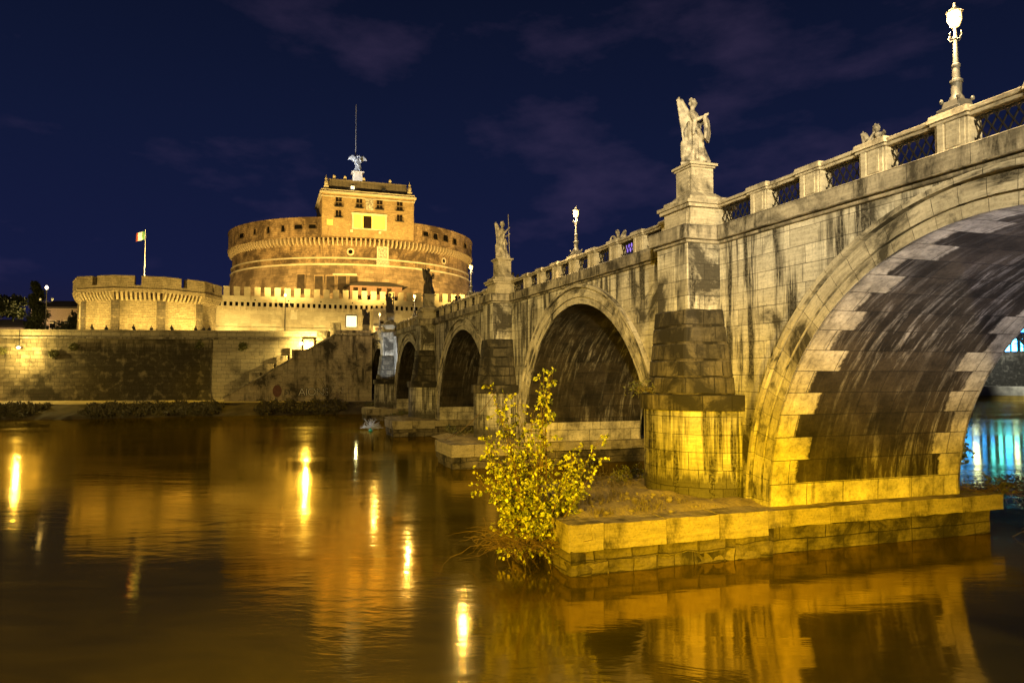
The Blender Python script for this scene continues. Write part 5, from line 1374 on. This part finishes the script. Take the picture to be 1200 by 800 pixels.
# ------------------------------------------------------------------ vegetation near and on the platforms
def yellow_bush():
    rnd = random.Random(12)
    base = bw(SP - 2.75, 8.45, 0.4)
    t = thing('riverside_bush', 'tall yellow leaved bush growing at the corner of the nearest pier platform', 'bush', base); t.scale = (0.86, 0.86, 1.02)
    mb = MB(); LV, LF = [], []
    def leaf(p, d, L):
        u = (d + Vector((rnd.gauss(0, .8), rnd.gauss(0, .8), rnd.gauss(0, .5) - .35))).normalized(); w = u.orthogonal().normalized()
        a = rnd.uniform(0, 6.28); n = u.cross(w); w2 = w * math.cos(a) + n * math.sin(a); n2 = u.cross(w2) * L * .14
        i = len(LV); q = p + u * L * .15
        LV.extend([tuple(q), tuple(q + u * L * .35 + w2 * L * .40 + n2), tuple(q + u * L * .75 + w2 * L * .27 + n2 * .6), tuple(q + u * L), tuple(q + u * L * .75 - w2 * L * .27 + n2 * .6), tuple(q + u * L * .35 - w2 * L * .40 + n2)])
        LF.extend([(i, i + 1, i + 2, i + 3), (i, i + 3, i + 4, i + 5)])
    right = Vector((1, 0, 0))
    for k in range(84):
        tall = k < 12
        az = rnd.uniform(0, 2 * PI); lean = rnd.uniform(.12, 1.15) if not tall else rnd.uniform(.03, .26)
        H = rnd.uniform(1.5, 4.9) * (1.0 - .16 * lean) if not tall else rnd.uniform(4.6, 6.0)
        d = Vector((math.cos(az) * lean, math.sin(az) * lean, 1)).normalized()
        p = Vector((rnd.uniform(-.35, .35), rnd.uniform(-.35, .35), 0)); pts = [p.copy()]; m_ = 14
        for j in range(m_):
            d = (d + Vector((rnd.gauss(0, .06), rnd.gauss(0, .06), .03))).normalized()
            p = p + d * H / m_; pts.append(p.copy())
            f = (j + 1) / m_
            if f > .12 and rnd.random() < .74:
                for b_ in range(1 if rnd.random() < .4 else 2):
                    a2 = rnd.uniform(0, 6.28); sdv = (Vector((math.cos(a2), math.sin(a2), rnd.uniform(-.4, .6)))).normalized()
                    L = rnd.uniform(.3, 1.0) * (1.15 - f * .8)
                    tip = p + sdv * L + Vector((0, 0, -.12 * L)); mb.tube([p, (p + tip) / 2 + Vector((0, 0, .05)), tip], [.008, .006, .002], 4)
                    for q in range(rnd.randint(6, 11)):
                        leaf(p.lerp(tip, 1.05 - .75 * rnd.random() ** 1.6), sdv, rnd.choice((.05, .07, .09, .11, .13, .16)) * rnd.uniform(.85, 1.1))
            if f > .5: leaf(p, d, .13); leaf(p, -d, .11)
        mb.tube(pts, [.026 * (1 - i / (m_ + 1)) + .004 for i in range(m_ + 1)], 5)
    mb.build('stem', M['twig'], t, weld=False, recalc=False)
    me = bpy.data.meshes.new('foliage'); me.from_pydata(LV, [], LF); me.materials.append(M['leaf_mixed'])
    at = me.attributes.new('tone', 'FLOAT', 'FACE'); tn = []
    for q in range(len(LF) // 2):
        z_ = LV[LF[q * 2][0]][2]; r_ = min(1.0, max(0.0, rnd.gauss(.62 + .06 * math.sin(z_ * 3), .27))); tn += [r_, r_]
    at.data.foreach_set('value', tn)
    o = bpy.data.objects.new('foliage', me); C.objects.link(o); o.parent = t
yellow_bush()

def brush_pile(name, label, loc, n, ln, rad, seed, m, droop=.5, cat='brushwood', leaves=0, th=1.0):
    rnd = random.Random(seed); mb = MB()
    for k in range(n):
        a = rnd.uniform(0, 6.28); p = Vector((rnd.gauss(0, rad * .4), rnd.gauss(0, rad * .4), rnd.uniform(0, .15)))
        d = Vector((math.cos(a), math.sin(a), rnd.uniform(.1, .9))).normalized(); L = ln * rnd.uniform(.4, 1.2); pts = [p.copy()]
        for j in range(5):
            d = (d + Vector((rnd.gauss(0, .38), rnd.gauss(0, .38), rnd.gauss(0, .22) - droop * .16))).normalized(); p = p + d * L / 5; pts.append(p.copy())
        mb.tube(pts, [th * q_ for q_ in (.012, .011, .009, .007, .005, .003)], 4)
    o = mb.build(name, m, None, weld=False, recalc=False); o.location = loc
    if leaves:
        o2 = o
        v, f = leaf_cloud([((rnd.gauss(0, rad * .5), rnd.gauss(0, rad * .5), rnd.uniform(.1, ln * .5)), .35) for _ in range(10)], leaves, .13, rnd)
        me = bpy.data.meshes.new('foliage'); me.from_pydata(v, [], f); me.materials.append(M['leaf_olive']); q = bpy.data.objects.new('foliage', me); C.objects.link(q); q.parent = o
    tag(o, label, cat)
    return o
brush_pile('brushwood', 'tangle of dry twigs hanging over the water under the yellow bush', bw(SP - 3.0, 8.9, .75), 300, 1.5, 1.6, 3, M['twig'], 1.0)
brush_pile('brushwood', 'dark weeds and driftwood at the back of the near arch footing', bw(SP - 4.3, -WID - 1.9, 1.5), 90, 1.1, 1.2, 4, M['twig'], .7, leaves=500)
brush_pile('dry_reeds', 'few long pale reeds leaning over the water at the right edge', bw(SP - 5.6, -WID - 2.6, 0.4), 10, 2.0, .5, 5, M['leaf_dry'], 1.1, 'reeds')
for i, lb in ((1, 'weeds sprouting on the rubble of the nearest pier platform'), (2, 'weeds on the second pier platform'), (3, 'weeds on the third pier platform'), (4, 'weeds on the fourth pier platform')):
    brush_pile('weeds', lb, bw(SP * i + 2.6, 3.4 if i == 1 else 2.6, 1.6), 160, .9, 1.9, 20 + i, M['leaf_dry'], .5, 'weeds', 900)
brush_pile('weeds', 'tuft of grass on the dark ledge of the nearest pier', bw(SP + .9, 2.2, 5.5), 90, .5, .5, 31, M['leaf_dry'], .5, 'weeds', 150)
rnd = random.Random(91); gv, gf = [], []
for k in range(520):      # thin grass on the dirt
    cx_, cy_ = SP + rnd.uniform(-3.9, 3.2), rnd.uniform(2.7, 7.4)
    if noise.noise(Vector((cx_ * .8, cy_ * .8, 5))) < -.05: continue
    for q in range(7):
        p = bw(cx_ + rnd.gauss(0, .06), cy_ + rnd.gauss(0, .06), 1.60 + rnd.uniform(0, .05)); h_ = rnd.uniform(.08, .3); a = rnd.uniform(0, 6.28)
        d = Vector((math.cos(a), math.sin(a), 0)); w_ = Vector((-d.y, d.x, 0)) * .008; i_ = len(gv)
        gv += [tuple(p - w_), tuple(p + w_), tuple(p + d * h_ * .25 + w_ * .7 + Vector((0, 0, h_ * .7))), tuple(p + d * h_ * .25 - w_ * .7 + Vector((0, 0, h_ * .7))), tuple(p + d * h_ * .65 + Vector((0, 0, h_)))]
        gf += [(i_, i_ + 1, i_ + 2, i_ + 3), (i_ + 3, i_ + 2, i_ + 4)]
me = bpy.data.meshes.new('grass'); me.from_pydata(gv, [], gf); me.materials.append(M['leaf_dry'])
o = bpy.data.objects.new('grass', me); C.objects.link(o); tag(o, kind='stuff')
# debris lying on the platform
rnd = random.Random(15)
for k in range(60):
    mb = MB(); r = rnd.uniform(.03, .13); mb.ball((0, 0, r * .5), (r, r * rnd.uniform(.6, 1), r * .6), 8, 6)
    o = mb.build('stone_chunk', M['slab'], None); rough_mesh(o.data, r * .25, 6, .2, k)
    x, y = SP + rnd.uniform(-4.2, .5), rnd.uniform(1.5, 7.2)
    if math.hypot(x - SP, y) < 2.8: y = 3.4 + rnd.random() * 3
    o.location = bw(x, y, 1.62); o.rotation_euler = (0, 0, rnd.uniform(0, 6))
    tag(o, 'loose stone chunk lying on the nearest pier platform', 'stone', 'stone chunks on the nearest platform')
# sagging rope between pier two and its platform
mb = MB(); a, b_ = bw(SP * 2 - 2.4, 1.6, 5.0), bw(SP * 2 - 2.0, 5.2, 1.7)
mb.tube([a.lerp(b_, u / 10) - Vector((0, 0, .5 * math.sin(PI * u / 10))) for u in range(11)], .025, 5)
tag(mb.build('rope', M['twig'], None), 'slack rope running from the second pier down to its platform', 'rope')

# undergrowth along the far bank
rnd = random.Random(23); LV, LF = [], []
cs = []
for k in range(760):
    x = rnd.uniform(-92, -3); f_ = rnd.random(); y = -(11.4 + 7.0 * f_) * bank_w(x)
    dens = noise.noise(Vector((x * .13, 2, 0)))
    if x > -46 and dens < -0.12: continue
    cs.append(((x, y, 1.35 - 1.1 * f_ + rnd.uniform(0.1, .6)), rnd.uniform(.4, .9)))
v, f = leaf_cloud(cs, 60000, .28, rnd, .7)
me = bpy.data.meshes.new('bank_undergrowth'); me.from_pydata(v, [], f); me.materials.append(leafmat('bank_weed_leaf', (0.028, 0.022, 0.008), (0.10, 0.078, 0.024), 1.4))
o = bpy.data.objects.new('bank_undergrowth', me); C.objects.link(o); o.location = E0; o.rotation_euler = (0, 0, ROT_E); tag(o, kind='stuff')
# hanging plants on the embankment wall
HP = ['clump of weeds hanging from the wall at the far left', 'clump of weeds beside the left floodlight', 'clump of weeds under the bastion on the wall', 'clump of weeds high on the wall near the seam', 'clump of weeds on the pale wall left of the stairs']
for (t_, z), lb in zip(((-57.3, 9.7), (-49.5, 9.6), (-46.5, 10.6), (-27.0, 11.0), (-20.5, 10.8)), HP):
    v, f = leaf_cloud([((rnd.gauss(0, .3), -.35, rnd.gauss(0, .2)), .5) for _ in range(7)], 480, .24, rnd)
    me = bpy.data.meshes.new('wall_plant'); me.from_pydata(v, [], f); me.materials.append(M['leaf_olive'])
    o = bpy.data.objects.new('wall_plant', me); C.objects.link(o); o.location = ew(t_, -.2, z); tag(o, lb, 'plant', 'plants on the embankment wall')
# thin bare tree on the far bank before the graffiti wall
rnd = random.Random(31)
cs = [((rnd.uniform(-2.0, 2.0), rnd.uniform(-1, 1), 3.4 + rnd.uniform(-2.0, 2.4)), rnd.uniform(.5, .9)) for _ in range(16)]
tree('bare_sapling', 'thin nearly bare tree before the graffiti on the far bank', ew(-6.0, -6.6, 1.0), cs, 260, .2, M['leaf_dry'], ([(0, 0, 0), (.1, 0, 1.5), (0, 0, 3)], [.1, .08, .05]), up_limbs(cs, .8, rnd), 33)
# white-lit twig clump and turquoise float at the third platform
cool = spot('cool_led_flood', bw(SP * 4 - 8.0, 5.0, 5.0), bw(SP * 4 - 1.2, 0.9, 8.9), 6500, (.80, .90, 1.0), 42, .3, .1)
lt = brush_pile('twig_clump', 'white lit clump of twigs at the end of the third pier platform', bw(SP * 3 + 6.2, 5.6, .1), 70, 1.3, .5, 41, simple('pale_twig', (.6, .6, .62), .8), .25, th=3.5)
point('cool_led_small', bw(SP * 3 + 4.4, 7.4, 2.2), 120, (.8, .9, 1), .1)
flo = MB(); flo.ball((0, 0, .06), (.24, .24, .16), 14, 8); flo.tube([(0, 0, .2), (0, 0, .34)], [.07, .03], 8)
fo = flo.build('float_buoy', simple('turquoise_plastic', (.02, .35, .38), .4), None, smooth=True); fo.location = bw(SP * 3 + 4.0, 5.9, 0); tag(fo, 'turquoise float on the water beside the third platform', 'buoy')
